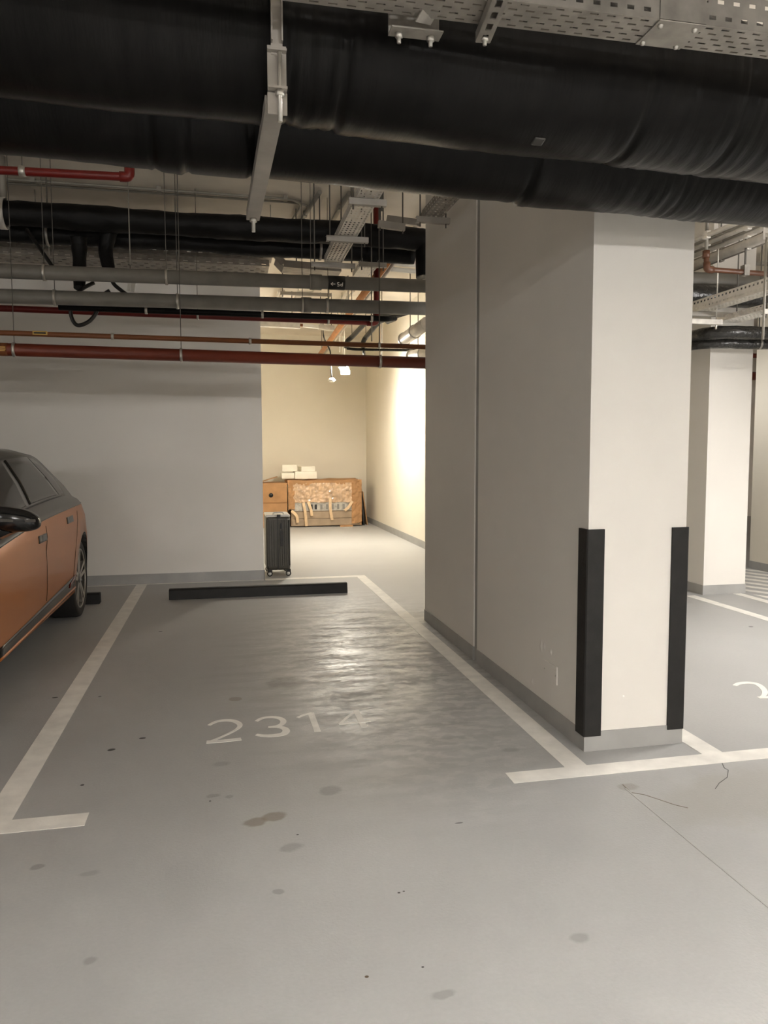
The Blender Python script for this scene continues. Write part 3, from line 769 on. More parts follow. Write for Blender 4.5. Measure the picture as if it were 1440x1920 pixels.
# two lagged drops with black hoses
def drop(name, top, mid, bot, hose, label, seed):
    t = thing(name, top, label, 'pipe')
    b = nb(); pts = curve_pts([top, mid, bot], 8)
    tube(b, pts, 0.07, 16, 0, True, lambda s: 0.075*(1 - 0.35*s) * (1 + 0.12*noise.noise(V(s*6+seed, 0, 0))))
    obj('lagging', b, M['wrap2'], t)
    obj('hose', tb(curve_pts(hose, 8), 0.017, 8), M['black'], t)
    return t
drop('lagged_drop', (-1.204, 7.25, 3.401), (-1.2, 7.25, 3.264), (-1.193, 7.15, 2.943),
     [(-1.072, 7.15, 2.994), (-1.181, 7.1, 2.911), (-1.245, 7.05, 2.785), (-1.253, 7.05, 2.695), (-1.225, 7.05, 2.623), (-1.182, 7.05, 2.607), (-1.102, 7.05, 2.646), (-1.048, 7.05, 2.716), (-1.028, 7.05, 2.784), (-0.98, 7.1, 2.887), (-0.935, 7.1, 2.921)],
     'lagged black drop pipe ending in a looped black hose', 1.0)
drop('lagged_drop', (-0.944, 7.25, 3.475), (-0.98, 7.25, 3.298), (-0.937, 7.15, 3.083),
     [(-0.936, 7.15, 3.115), (-0.906, 7.1, 2.99), (-0.837, 7.1, 2.925), (-0.788, 7.05, 2.885)],
     'tapering lagged black drop pipe with a short hose, next to the looped one', 4.0)
t = thing('pipe_clip', (-0.758, 7.0, 2.948), 'small pale metal clip beside the black hoses', 'clip')
p = V((-0.758, 7.0, 2.948)); b = nb()
beam(b, p + V(-0.012,0,-0.045), p + V(0.008,0,0.045), 0.012, 0.03); beam(b, p + V(0.022,0,-0.045), p + V(0.040,0,0.045), 0.012, 0.03); beam(b, p + V(-0.02,0,0.045), p + V(0.045,0,0.045), 0.03, 0.012)
obj('clip', b, M['white'], t)
obj('rod', tb([p + V(0.01,0,0.05), (p.x+0.01, p.y, CEIL)], 0.005, 8), M['cond'], t)
# sloping cable from the lagged pipe to the drain pipe
t = thing('cable', (-1.609, 7.3, 3.415), 'black cable slanting down between the lagged pipes and the drain pipes', 'cable')
obj('flex', tb([(-1.637, 7.3, 3.459), (-1.374, 6.95, 3.079), (-1.331, 6.95, 2.984)], 0.016, 8), M['black'], t)
# wide metal strap at the frame edge
t = thing('pipe_strap', (-1.739, 6.95, 3.484), 'pale metal strap around the upper black lagged pipe', 'strap')
c0 = V((-1.782, 7.12, 3.532))
obj('band', lathe(nb(), [(0.122,-0.03),(0.130,-0.03),(0.130,0.03),(0.122,0.03)], c0, (1,0,0), 24), M['galvlit'], t)
obj('rod', tb([c0 + V(0.01,0,0.12), (c0.x+0.01, c0.y, CEIL)], 0.03, 8), M['cond'], t)

# ---------------------------------------------------------------- trays over the drain pipes
tray_x('cable_tray', -6.0, 0.542, 7.95, 8.30, 3.514, 0.06, 'upper tier of the perforated tray running along the plain wall', 0.11, 4, M['galv'], rods=((-5.0, 8.1), (-0.413, 7.93), (-1.695, 7.93), (0.521, 7.93)), fu=0.35)
tray_x('cable_tray', -6.0, 0.503, 7.95, 8.30, 3.399, 0.06, 'lower tier of the perforated tray running along the plain wall', 0.11, 4, M['galv'], rods=((-5.0, 8.12), (-0.389, 7.93), (-1.587, 7.93)), fu=0.35)

def tray_y(name, xa, xb, y0, y1, z0, z1, h, label, pitch, cols, m, hangers=(), shift=(0.0, 0.0), fu=0.5, fv=0.45):
    # tray running away from the camera; xa, xb at y0, shifted by `shift` at y1
    t = thing(name, ((xa+xb)/2, y0, z0), label, 'cable tray')
    a = V(xa, y0, z0); e = V(xa+shift[0], y1, z1); w0 = xb-xa
    n = max(1, int(round((e-a).length/pitch)))
    dv_ = (e-a)/n
    sheet(obj('tray_bottom', perforated(nb(), a, dv_, (w0/cols, 0, 0), n, cols, fu, fv, False), m, t))
    for x in (0, w0):
        sheet(obj('side_rail', perforated(nb(), a + V(x,0,0), dv_, (0,0,h/2), n, 2, 0.45, 0.35), m, t))
    for (y, ext, hh) in hangers:
        k = (y-y0)/(y1-y0); c = a + (e-a)*k; zc = c.z - 0.025
        st = obj('strut', box(box(bx((c.x-ext, y-0.002, zc-0.02), (c.x+w0+ext, y+0.002, zc+0.022)), (c.x-ext, y, zc+0.018), (c.x+w0+ext, y+0.04, zc+0.022)), (c.x-ext, y, zc-0.02), (c.x+w0+ext, y+0.04, zc-0.016)), M['steel'], t)
        for x in (c.x-ext+0.03, c.x+w0+ext-0.03):
            obj('hanger_rod', tb([(x, y+0.015, zc-0.05), (x, y+0.015, CEIL)], 0.006, 8), M['rod'], t)
    return t
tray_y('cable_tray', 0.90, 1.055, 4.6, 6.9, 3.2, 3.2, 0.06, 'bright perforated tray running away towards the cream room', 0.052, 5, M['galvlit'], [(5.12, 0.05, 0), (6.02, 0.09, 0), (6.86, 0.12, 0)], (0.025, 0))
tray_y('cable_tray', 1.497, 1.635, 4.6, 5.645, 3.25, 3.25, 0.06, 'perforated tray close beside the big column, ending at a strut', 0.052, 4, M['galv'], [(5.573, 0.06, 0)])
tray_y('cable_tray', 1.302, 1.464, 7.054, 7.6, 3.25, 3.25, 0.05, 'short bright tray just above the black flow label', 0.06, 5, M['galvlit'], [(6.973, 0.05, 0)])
# loose strut beside the second tray
t = thing('trapeze_hanger', (1.39, 6.2, 3.357), 'dark strut on two rods between the two perforated trays', 'hanger')
a0, a1 = V((1.275, 6.2, 3.358)), V((1.498, 6.2, 3.342))
obj('strut', beam(nb(), a0, a1, 0.04, 0.055), M['steel'], t)
for k in (0.08, 0.92):
    p = a0.lerp(a1, k); obj('hanger_rod', tb([p + V(0,0,-0.05), (p.x, p.y, CEIL)], 0.006, 8), M['rod'], t)
a0, a1 = V((1.403, 6.4, 3.467)), V((1.615, 6.2, 3.387))
obj('arm', beam(nb(), a0, a1, 0.05, 0.05), M['steel'], t)
# tray elbow at the end of the tiers
t = thing('tray_elbow', (0.642, 8.0, 3.439), 'cranked tray section where the wall tray tiers end', 'cable tray')
q = [V((0.573, 8.0, 3.527)), V((0.653, 8.0, 3.445)), V((0.784, 8.0, 3.44)), V((1.251, 8.0, 3.425))]
b = nb()
for a, c in zip(q, q[1:]): beam(b, a, c, 0.012, 0.07, (0,0,1))
obj('side_rail', b, M['steel'], t)
b = nb()
for a, c in zip(q, q[1:]): beam(b, a + V(0,0.14,-0.03), c + V(0,0.14,-0.03), 0.28, 0.005, (0,0,1))
obj('tray_bottom', b, M['galv'], t)
obj('hanger_rod', tb([q[2], (q[2].x, q[2].y, CEIL)], 0.006, 8), M['rod'], t)
obj('hanger_rod', tb([q[3], (q[3].x, q[3].y, CEIL)], 0.006, 8), M['rod'], t)

# bright pipes at the mouth of the cream room
for i, (v, r, lab) in enumerate(((478, 0.045, 'topmost of the pale pipes at the mouth of the cream room'), (494, 0.045, 'middle pale pipe at the mouth of the cream room'), (508, 0.03, 'lowest and thinnest pale pipe at the mouth of the cream room'))):
    pts = [(1.823, 9.5, 4.016), (1.823, 9.5, 3.912), (1.822, 9.5, 3.821)]
    ends = [(2.475, 9.5, 3.984), (2.475, 9.5, 3.878), (2.475, 9.5, 3.786)]
    a, c = V(pts[i]), V(ends[i]); a.z = min(a.z, CEIL-r-0.005); c.z = min(c.z, CEIL-r-0.005)
    a2 = a - (c-a)*0.3; c2 = a + (c-a)*1.9; c2.x = min(c2.x, 3.07)
    t = thing('service_pipe', tuple(a), lab, 'pipe')
    obj('pipe', tb([a2, c2], r, 14), M['white'], t)
    for k in (0.1, 0.9):
        p = a2.lerp(c2, k); obj('hanger', bx((p.x-0.01, p.y-0.01, p.z), (p.x+0.01, p.y+0.01, CEIL)), M['galvlit'], t)

# ---------------------------------------------------------------- services inside the cream room
t = thing('orange_pipe', (1.932, 15.164, 3.45), 'orange pipe slanting away through the cream room', 'pipe')
a, c = V((1.931, 15.332, 3.45)), V((1.685, 7.769, 3.45))
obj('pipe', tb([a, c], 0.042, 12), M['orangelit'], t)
for k in (0.08, 0.6, 0.95):
    p = a.lerp(c, k); obj('hanger_rod', tb([p, (p.x, p.y, CEIL)], 0.006, 8), M['rod'], t)
t = thing('conduit_pair', tuple(a.lerp(c, 0.5)), 'pale conduit running beside the orange pipe', 'conduit')
obj('tube', tb([a + V(0.12,0,0.05), c + V(0.12,0,0.05)], 0.02, 10), M['galvlit'], t)
for k in (0.3, 0.8):
    p = (a + V(0.12,0,0.05)).lerp(c + V(0.12,0,0.05), k); obj('hanger_rod', tb([p, (p.x, p.y, CEIL)], 0.006, 8), M['rod'], t)
for i, (pts, lab) in enumerate((
    ([(2.03, 10.6, 3.359), (1.903, 11.2, 3.208), (1.823, 11.2, 3.144), (1.823, 11.2, 3.043), (1.942, 11.2, 3.03), (2.961, 11.2, 3.041)], 'longer cranked dark lagged pipe in the cream room'),
    ([(2.198, 10.6, 3.35), (2.112, 11.2, 3.214), (2.071, 11.2, 3.151), (2.071, 11.2, 3.057), (2.161, 11.6, 2.984)], 'shorter cranked dark lagged pipe in the cream room'))):
    t = thing('cranked_pipe', pts[0], lab, 'pipe')
    end = pts[0]
    obj('lagging', tb([(end[0]+0.3, end[1]-1.0, end[2])] + list(pts[:4]), 0.036, 12, 0.08), mat('dull_grey_lagging', (0.045, 0.042, 0.036), 0.5), t)
    obj('tube', tb(list(pts[3:]), 0.02, 10, 0.05), M['wrap2'], t)
    obj('hanger_rod', tb([pts[1], (pts[1][0], pts[1][1], CEIL)], 0.005, 8), M['rod'], t)
for i, (pa_, pb_, lab) in enumerate((
    ((2.528, 10.5, 3.093), (2.663, 9.8, 3.203), 'pale metal duct end in the cream room, above the other duct'),
    ((2.762, 11.0, 2.924), (2.904, 10.4, 2.912), 'pale metal duct end in the cream room, below the other duct'))):
    a, c = V(pa_), V(pb_); dd = (c-a).normalized()
    c.x = min(c.x, 2.93); t = thing('spiral_duct', pa_, lab, 'duct')
    b = nb(); tube(b, [a, c], 0.085, 20); obj('duct_body', b, M['galvlit'], t)
    for s in (0.0, 0.35): obj('collar', lathe(nb(), [(0.085,-0.012),(0.097,-0.012),(0.097,0.012),(0.085,0.012)], a + dd*s, dd, 20), M['silver'], t)
    obj('end_plug', lathe(nb(), [(0,-0.01),(0.035,-0.01),(0.035,0.0),(0,0.0)], a, dd, 12), M['black'], t)
    obj('hanger_rod', tb([a + dd*0.2, (a + dd*0.2).to_tuple()[:2] + (CEIL,)], 0.006, 8), M['rod'], t)
t = thing('trunking', (0.951, 12.0, 3.486), 'long pale metal cable trunking in the cream room', 'trunking')
a, c = V((0.625, 12.0, 3.5)), V((1.216, 12.0, 3.486))
obj('trunk', beam(nb(), a - (c-a), c, 0.12, 0.10), M['galvlit'], t)
obj('lid_joint', beam(nb(), c - (c-a)*0.02, c, 0.13, 0.11), M['silver'], t)
for k in (-0.6, 0.8):
    p = a + (c-a)*k; obj('hanger_rod', tb([p, (p.x, p.y, CEIL)], 0.006, 8), M['rod'], t)
t = thing('trunking', (1.616, 12.0, 3.466), 'short pale metal trunking box in the cream room, beside the flex', 'trunking')
a, c = V((1.507, 12.0, 3.471)), V((1.751, 12.0, 3.454))
obj('trunk', beam(nb(), a, c, 0.12, 0.07), M['galvlit'], t)
obj('connector', beam(nb(), a - (c-a)*1.0, a, 0.05, 0.05), M['white'], t)
obj('plug', beam(nb(), a - (c-a)*1.25, a - (c-a)*0.95, 0.045, 0.04), M['orange'], t)
for k in (0.15, 0.85):
    p = a.lerp(c, k); obj('hanger_rod', tb([p, (p.x, p.y, CEIL)], 0.006, 8), M['rod'], t)
for (a, c, lab) in (((0.89, 11.744, 3.95), (0.894, 12.882, 3.95), 'thin pale ceiling conduit in the cream room, nearest the plain wall'),
                    ((0.953, 11.732, 3.95), (0.963, 12.869, 3.95), 'second thin pale ceiling conduit in the cream room'),
                    ((1.995, 11.524, 3.95), (1.977, 12.668, 3.95), 'pale ceiling conduit in the cream room beside the orange pipe'),
                    ((1.916, 11.539, 3.95), (1.899, 12.683, 3.95), 'paler ceiling conduit in the cream room, two along from the orange pipe')):
    conduit([a, c], 0.02, lab, 0, [V(a).lerp(V(c), 0.5)], 'galvlit')
b_ = [(1.063, 10.741, 3.7), (1.259, 10.702, 3.7), (1.128, 10.515, 3.7), (1.213, 11.322, 3.7)]
tray_y('cable_tray', b_[0][0], b_[1][0], b_[2][1], b_[3][1], 3.7, 3.7, 0.06, 'pale perforated tray inside the cream room', 0.12, 4, M['galvlit'], [(b_[2][1]+0.05, 0.25, 0)])
for (a, lab) in (((1.995, 13.0, 3.225), 'thin pale drop conduit in the cream room beside the flex'), ((2.005, 12.6, 3.13), 'second thin drop conduit in the cream room, close by the orange pipe'), ((2.395, 11.4, 2.965), 'thin pale drop conduit in the cream room under the shorter cranked pipe')):
    t = thing('drop_conduit', a, lab, 'conduit'); obj('tube', tb([a, (a[0], a[1], CEIL)], 0.012, 8), M['galvlit'], t)
# vertical hangers by the red riser
for (a, lab) in (((1.434, 7.3, 2.578), 'thin steel drop rod between the grey drain pipes and the orange-brown pipe'),):
    t = thing('drop_rod', a, lab, 'rod'); obj('rod', tb([a, (a[0], a[1], CEIL)], 0.006, 8), M['cond'], t)

# ---------------------------------------------------------------- services beyond the big column
for i, (a, c, r) in enumerate((
    ((4.06, 6.075, 3.34), (4.106, 5.202, 3.34), 0.022),
    ((4.208, 6.292, 3.34), (4.245, 5.375, 3.34), 0.024),
    ((4.367, 6.526, 3.34), (4.394, 5.561, 3.34), 0.024),
    ((4.54, 6.78, 3.32), (4.549, 5.752, 3.32), 0.045))):
    a, c = V(a), V(c); a2 = a + (a-c)*0.25; c2 = c + (c-a)*0.8
    t = conduit([a2, c2], r, ['thin', 'second', 'third', 'thickest'][i] + ' of the parallel ceiling conduits beyond the big column', 0, [a.lerp(c, 0.2), a.lerp(c, 0.75)], 'galvlit')
for i, (a, c, r) in enumerate((
    ((4.178, 6.249, 3.36), (4.225, 5.351, 3.36), 0.012),
    ((4.333, 6.477, 3.36), (4.371, 5.532, 3.36), 0.012),
    ((4.524, 6.759, 3.36), (4.549, 5.754, 3.36), 0.012),
    ((4.594, 6.859, 3.3), (4.601, 5.815, 3.3), 0.018))):
    a, c = V(a), V(c); a2 = a + (a-c)*0.25; c2 = c + (c-a)*0.8
    conduit([a2, c2], r, 'slim dark conduit in ' + ['the first gap', 'the second gap', 'the third gap', 'the lowest place'][i] + ' of the parallel conduits beyond the big column', 0, [a.lerp(c, 0.4)], 'cond')
t = thing('brown_pipe', (4.148, 6.0, 3.071), 'rust-brown pipe with an elbow beyond the big column', 'pipe')
A, B = V((4.148, 6.0, 3.085)), V((4.759, 6.0, 3.072)); d = B - A
obj('pipe', tb([V((4.138, 6.0, 3.225)), A, B + d*3], 0.023, 14, 0.05), M['brown'], t)
obj('elbow', tb([A + V(0,0,0.06), A, A + d.normalized()*0.06], 0.031, 14, 0.04), M['brown'], t)
obj('socket', lathe(nb(), [(0.022,-0.03),(0.031,-0.03),(0.031,0.03),(0.022,0.03)], V((4.138, 6.0, 3.211)), (0,0,1), 16), M['brown'], t)
obj('riser', tb([V((4.138, 6.0, 3.225)), V((4.138, 6.0, 3.225)[:2] + (CEIL,))], 0.015, 10), M['cond'], t)
p = A + d*0.62
obj('hanger_rod', tb([p, (p.x, p.y, CEIL)], 0.009, 8), M['rod'], t); obj('clamp', bx((p.x-0.025, p.y-0.03, p.z-0.03), (p.x+0.025, p.y+0.03, p.z+0.06)), M['galv'], t)
for (ys, zs_, r, lab, m) in ((6.75, 3.167, 0.085, 'smooth dull lagged duct beyond the big column, above the shiny lagged one', 'greylag'), (6.6, 2.999, 0.10, 'crinkled lagged duct beyond the big column, under the smooth dull one', 'foilblack')):
    lag_path('lagged_duct', [(3.3, ys, zs_), (9.5, ys, zs_)], r, lab, [(4.2, ys, zs_), (6.5, ys, zs_)], ys, 0, 'duct', m, amp=0.05)
sh = [(5.63, 8.4, 2.902), (4.582, 6.5, 2.641), (5.178, 6.5, 2.659)]
sh0 = V(sh[1]); 
lag_path('lagged_duct', [(sh0.x+0.04, 9.6, sh0.z), sh[1], (9.5, sh0.y, sh0.z+0.02)], 0.062, 'shiny black lagged pipe turning away in front of the far column', [(sh0.x+0.8, sh0.y, sh0.z), (8.0, sh0.y, sh0.z)], 3.3, 0.25, 'pipe', 'foilblack', amp=0.08)
lag_path('lagged_duct', [(sh0.x+0.0, 9.6, sh0.z-0.075), (sh0.x, sh0.y+0.13, sh0.z-0.085), (9.5, sh0.y+0.13, sh0.z-0.07)], 0.05, 'second shiny lagged pipe, nested under the turning one by the far column', [(sh0.x+0.6, sh0.y+0.13, sh0.z-0.08), (7.6, sh0.y+0.13, sh0.z-0.07)], 6.6, 0.25, 'pipe', 'foilblack', amp=0.08)
tq = [(4.45, 6.523, 2.78), (4.43, 5.576, 2.78)]
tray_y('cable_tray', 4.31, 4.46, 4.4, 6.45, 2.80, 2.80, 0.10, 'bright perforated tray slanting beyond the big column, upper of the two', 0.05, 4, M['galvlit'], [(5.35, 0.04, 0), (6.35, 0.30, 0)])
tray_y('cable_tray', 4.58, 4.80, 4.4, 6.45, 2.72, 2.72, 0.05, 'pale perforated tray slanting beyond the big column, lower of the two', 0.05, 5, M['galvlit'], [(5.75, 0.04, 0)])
t = thing('wall_strut', (4.329, 6.2, 2.677), 'pale strut end poking out beyond the big column, above the shiny lagged pipe', 'strut')
a, c = V((4.007, 6.2, 2.672)), V((4.449, 6.2, 2.672))
obj('strut', beam(nb(), a, c, 0.05, 0.045), M['galv'], t)
obj('bolt', tb([c + V(-0.05,0,-0.06), c + V(-0.05,0,0.0)], 0.008, 8), M['bolt'], t)
obj('hanger_rod', tb([c + V(-0.05,0,0), (c.x-0.05, c.y, CEIL)], 0.006, 8), M['bolt'], t)
obj('hanger_rod', tb([a + V(0.05,0,0), (a.x+0.05, a.y, CEIL)], 0.006, 8), M['bolt'], t)
cc = [V((5.1, 7.335, 3.5)), V((5.153, 7.187, 3.5)), V((5.461, 7.216, 3.5)), V((5.803, 7.24, 3.5))]
t = thing('flexible_conduit', tuple(cc[0]), 'sagging grey flexible conduit above the rust-brown pipe', 'conduit')
obj('tube', tb(curve_pts(cc), 0.022, 8), M['cond'], t)
obj('hanger_rod', tb([cc[1], (cc[1].x, cc[1].y, CEIL)], 0.006, 8), M['rod'], t)
obj('hanger_rod', tb([cc[2], (cc[2].x, cc[2].y, CEIL)], 0.006, 8), M['rod'], t)
t = thing('slotted_drop', (3.857, 4.9, 3.061), 'grey slotted drop bracket at the edge of the parallel conduits', 'bracket')
p = V((4.1, 5.2, 3.117))
sheet(obj('slotted_plate', perforated(nb(), p + V(-0.03,0,0.0), (0,0,0.07), (0.06,0,0), 5, 1, 0.5, 0.4, False), M['galv'], t), 0.003)
obj('drop_rod', tb([p + V(0.0,0,-0.75), p + V(0.0,0,0.02)], 0.009, 8), M['cond'], t)
obj('drop_rod', tb([p + V(0,0,0.3), (p.x, p.y, CEIL)], 0.009, 8), M['cond'], t)
# far red pipes in the dark gap
for (v, r, lab) in ((667, 0.05, 'upper far red pipe in the dark gap beyond the far column'), (705, 0.09, 'lower far red pipe in the dark gap beyond the far column')):
    pz = [3.568, 3.136][0 if v == 667 else 1]
    t = thing('far_pipe', (11, 14.5, pz), lab, 'pipe')
    obj('pipe', tb([(6, 14.5, pz), (14.9, 14.5, pz)], r, 12), M['rust'], t)
    for x in (7, 11, 14): obj('hanger_rod', tb([(x, 14.5, pz), (x, 14.5, CEIL)], 0.008, 8), M['rod'], t)

# ---------------------------------------------------------------- fittings on the big column
def guard(name, x_edge, side, label):
    z0, z1 = 0.078, 1.123; t_ = 0.012; w = 0.082; y = 3.42
    s = side
    # outline in plan: front leg along the front face, return leg along the side face, chamfered nose
    pts = [(x_edge + s*w, y), (x_edge + s*w, y-t_), (x_edge - s*(t_-0.006), y-t_), (x_edge - s*t_, y-t_+0.006), (x_edge - s*t_, y+w), (x_edge, y+w), (x_edge, y)]
    g = obj(name, prism(nb(), pts, 'z', z0, z1), M['rubber'], None)
    return tag(g, label, 'corner guard')
guard('corner_guard', 1.755, 1, 'black rubber corner guard beside the socket plate')
guard('corner_guard', 2.292, -1, 'black rubber corner guard on the column edge away from the socket plate')
t = thing('socket_plate', (1.755, 3.78, 0.27), 'blank cream socket plate low on the side of the big column', 'socket')
yA, zA = (3.741, 0.341); yB, zB = (3.908, 0.256)
b = bx((1.747, yA, zA-0.10), (1.755, yB, zA)); obj('plate', b, M['paint'], t, bevel=0.002)
for y in (yA+0.012, yB-0.012): obj('screw', lathe(nb(), [(0,-0.002),(0.005,-0.002),(0.005,0.0),(0,0.0)], (1.7465, y, zA-0.05), (1,0,0), 10), M['bolt'], t)

# ---------------------------------------------------------------- wheel stops
def wheel_stop(x0, x1, y, label, rot=0.0):
    b = nb(); prof = [(y-0.055, 0), (y-0.042, 0.095), (y-0.030, 0.108), (y+0.030, 0.108), (y+0.042, 0.095), (y+0.055, 0)]
    prism(b, prof, 'x', x0, x1)
    o = obj('wheel_stop', b, M['rubber'], None, bevel=0.004)
    return tag(o, label, 'wheel stop')
wheel_stop(-0.565, 1.292, 8.03, 'long black rubber wheel stop lying across the numbered bay')
wheel_stop(-3.2, -1.23, 7.98, 'black rubber wheel stop showing behind the rear tyre of the car')

# ---------------------------------------------------------------- suitcase
sx0, sx1, sy0, sy1, sz0, sz1 = 0.497, 0.795, 9.22, 9.72, 0.075, 0.745
t = thing('suitcase', (0.645, 9.46, 0), 'dark ribbed upright suitcase on four casters against the wall end', 'suitcase')
def shell(xa, xb, m):
    b = nb(); r = 0.05; n = 4; ring = []
    # rounded rectangle in y-z, rounded towards the outside face
    def rr(ins, x):
        pts = []
        for (cy, cz, a0) in ((sy1-r, sz1-r, 0), (sy0+r, sz1-r, 90), (sy0+r, sz0+r, 180), (sy1-r, sz0+r, 270)):
            for k in range(n+1):
                a = math.radians(a0 + 90*k/n); pts.append(b.verts.new((x, cy + (r-ins)*math.cos(a), cz + (r-ins)*math.sin(a))))
        return pts
    s = 1 if xb > xa else -1
    rings = [rr(0, xa), rr(0, xb - s*0.03), rr(0.009, xb - s*0.009), rr(0.03, xb)]
    for p, q in zip(rings, rings[1:]):
        for k in range(len(p)): b.faces.new((p[k], p[(k+1) % len(p)], q[(k+1) % len(p)], q[k]))
    b.faces.new(rings[0]); b.faces.new(rings[-1])
    return obj('shell', b, m, t)
xm = 0.640
shell(xm-0.006, sx0+0.004, M['case']); shell(xm+0.006, sx1-0.004, M['case'])
obj('zip_band', bx((xm-0.008, sy0+0.004, sz0+0.01), (xm+0.008, sy1-0.004, sz1-0.012)), M['black'], t)
for x in [sx0+0.022+i*0.027 for i in range(4)] + [xm+0.030+i*0.028 for i in range(5)]:
    obj('rib', bx((x-0.0065, sy0-0.006, sz0+0.06), (x+0.0065, sy0+0.01, sz1-0.05)), M['case'], t, bevel=0.002)
obj('top_shell', bx((sx0+0.004, sy0+0.012, sz1-0.02), (sx1-0.004, sy1-0.012, sz1+0.012)), M['silver'], t, bevel=0.01)
b = nb(); tube(b, [(xm-0.05, 9.30, sz1+0.01), (xm-0.04, 9.30, sz1+0.035), (xm+0.07, 9.30, sz1+0.035), (xm+0.08, 9.30, sz1+0.01)], 0.009, 8, 0.015); obj('top_handle', b, M['silver'], t)
obj('lock', bx((xm-0.008, sy0-0.004, sz1-0.03), (xm+0.036, sy0+0.02, sz1+0.016)), M['black'], t, bevel=0.004)
b = bx((xm+0.028, sy0-0.018, 0.375), (xm+0.062, sy0-0.004, 0.565)); box(b, (xm+0.032, sy0-0.006, 0.375), (xm+0.058, sy0+0.004, 0.40)); box(b, (xm+0.032, sy0-0.006, 0.54), (xm+0.058, sy0+0.004, 0.565)); obj('side_handle', b, M['black'], t)
obj('name_plate', bx((xm+0.030, sy0-0.008, 0.585), (xm+0.056, sy0+0.004, 0.655)), M['black'], t, bevel=0.002)
for cx in (sx0+0.045, sx1-0.028):
    for cy in (sy0+0.05, sy1-0.05):
        b = bx((cx-0.028, cy-0.03, 0.052), (cx+0.028, cy+0.03, 0.088)); cs = obj('caster', b, M['black'], t, bevel=0.006)
        obj('caster_wheel', lathe(nb(), [(0,-0.014),(0.031,-0.014),(0.034,-0.008),(0.034,0.008),(0.031,0.014),(0,0.014)], (cx, cy, 0.034), (0.25,1,0), 20), M['rubber'], cs)
        obj('hub', lathe(nb(), [(0,-0.018),(0.020,-0.018),(0.023,-0.013),(0,-0.013)], (cx, cy, 0.034), (0.25,1,0), 16), M['silver'], cs)

# ---------------------------------------------------------------- packed goods against the cream wall
# cardboard box
t = thing('cardboard_box', (0.75, 15.8, 0), 'brown cardboard box with an open flap standing between suitcase and crate', 'box')
obj('carton', bx((0.55, 15.35, 0.0), (1.265, 16.1, 0.905)), M['card'], t, bevel=0.006)
obj('seam_shade_strip', bx((0.55, 15.344, 0.50), (1.262, 15.35, 0.515)), mat('seam_shadow', (0.28, 0.14, 0.055), 0.8), t)  # dark strip: shade of the carton seam put into its colour
obj('hand_hole', lathe(nb(), [(0,-0.003),(0.045,-0.003),(0.045,0.0),(0,0.0)], (0.94, 15.349, 0.66), (0,1,0), 20), M['black'], t)
b = nb(); beam(b, (0.66, 15.5, 0.90), (1.08, 15.5, 1.03), 0.30, 0.008, (0,0,1)); obj('flap', b, M['card'], t)
b = nb()
for k in range(4): box(b, (1.0+k*0.055, 15.346, 0.17), (1.03+k*0.055, 15.349, 0.215))
obj('printed_marks', b, mat('brown_print', (0.17, 0.08, 0.03), 0.8), t)
# wrapped crate
X0, X1, YF, YB = 1.285, 2.79, 15.35, 16.1
t = thing('wrapped_crate', (2.03, 15.7, 0), 'long crate wrapped in torn cardboard and clear film against the cream wall', 'crate')
obj('crate_body', bx((X0+0.06, YF+0.03, 0.02), (X1-0.03, YB, 0.86)), M['crate'], t)
for (z0, z1) in ((0.03, 0.17), (0.18, 0.31)): obj('plank', bx((X0+0.08, YF+0.008, z0), (X1-0.12, YF+0.03, z1)), M['crate'], t)
obj('foil_band', bx((X0+0.10, YF+0.012, 0.33), (X1-0.20, YF+0.03, 0.52)), M['foam'], t)
slx = [X0+0.42 + i*0.115 for i in range(7)]
for i, x in enumerate(slx): obj('slot', bx((x, YF+0.006, 0.36), (x+(0.075 if i == 0 else 0.045), YF+0.014, 0.46)), M['black'] if i < 2 else M['grey'], t)
def crumpled(x0, x1, z0, z1, y, amp, nx, nz, seed, ragged=0.0):
    b = nb(); g = []
    for j in range(nz+1):
        row = []
        for i in range(nx+1):
            x = x0 + (x1-x0)*i/nx; z = z0 + (z1-z0)*j/nz
            if j == 0 and ragged: z += ragged*(noise.noise(V(x*7, seed, 0)))
            yy = y - abs(noise.noise(V(x*7, z*9, seed)))*amp - noise.noise(V(x*23, z*19, seed+4))*amp*0.4
            row.append(b.verts.new((x, yy, z)))
        g.append(row)
    for j in range(nz):
        for i in range(nx): b.faces.new((g[j][i], g[j][i+1], g[j+1][i+1], g[j+1][i]))
    return b
sheet(obj('film_cover', crumpled(X0+0.10, X1-0.20, 0.50, 0.90, YF+0.004, 0.035, 46, 20, 1.0, 0.03), M['film'], t), 0.006)
sheet(obj('cardboard_wing', crumpled(X0+0.0, X0+0.13, 0.34, 0.92, YF+0.002, 0.03, 10, 20, 5.0, 0.14), M['card'], t), 0.008)
sheet(obj('cardboard_wing', crumpled(X1-0.21, X1, 0.06, 0.94, YF+0.002, 0.035, 14, 24, 8.0, 0.12), M['card'], t), 0.008)
b = nb(); box(b, (X0-0.01, YF, 0.86), (X1, YB, 0.955))
bmesh.ops.subdivide_edges(b, edges=b.edges[:], cuts=7, use_grid_fill=True)
for v in b.verts: v.co += V(0, noise.noise(v.co*5)*0.02, noise.noise(v.co*4 + V(3,0,0))*0.03)
obj('cardboard_lid', b, M['card'], t)
b = nb(); box(b, (X1-0.03, YF+0.02, 0.02), (X1, YB, 0.93)); obj('cardboard_end', b, M['card'], t)
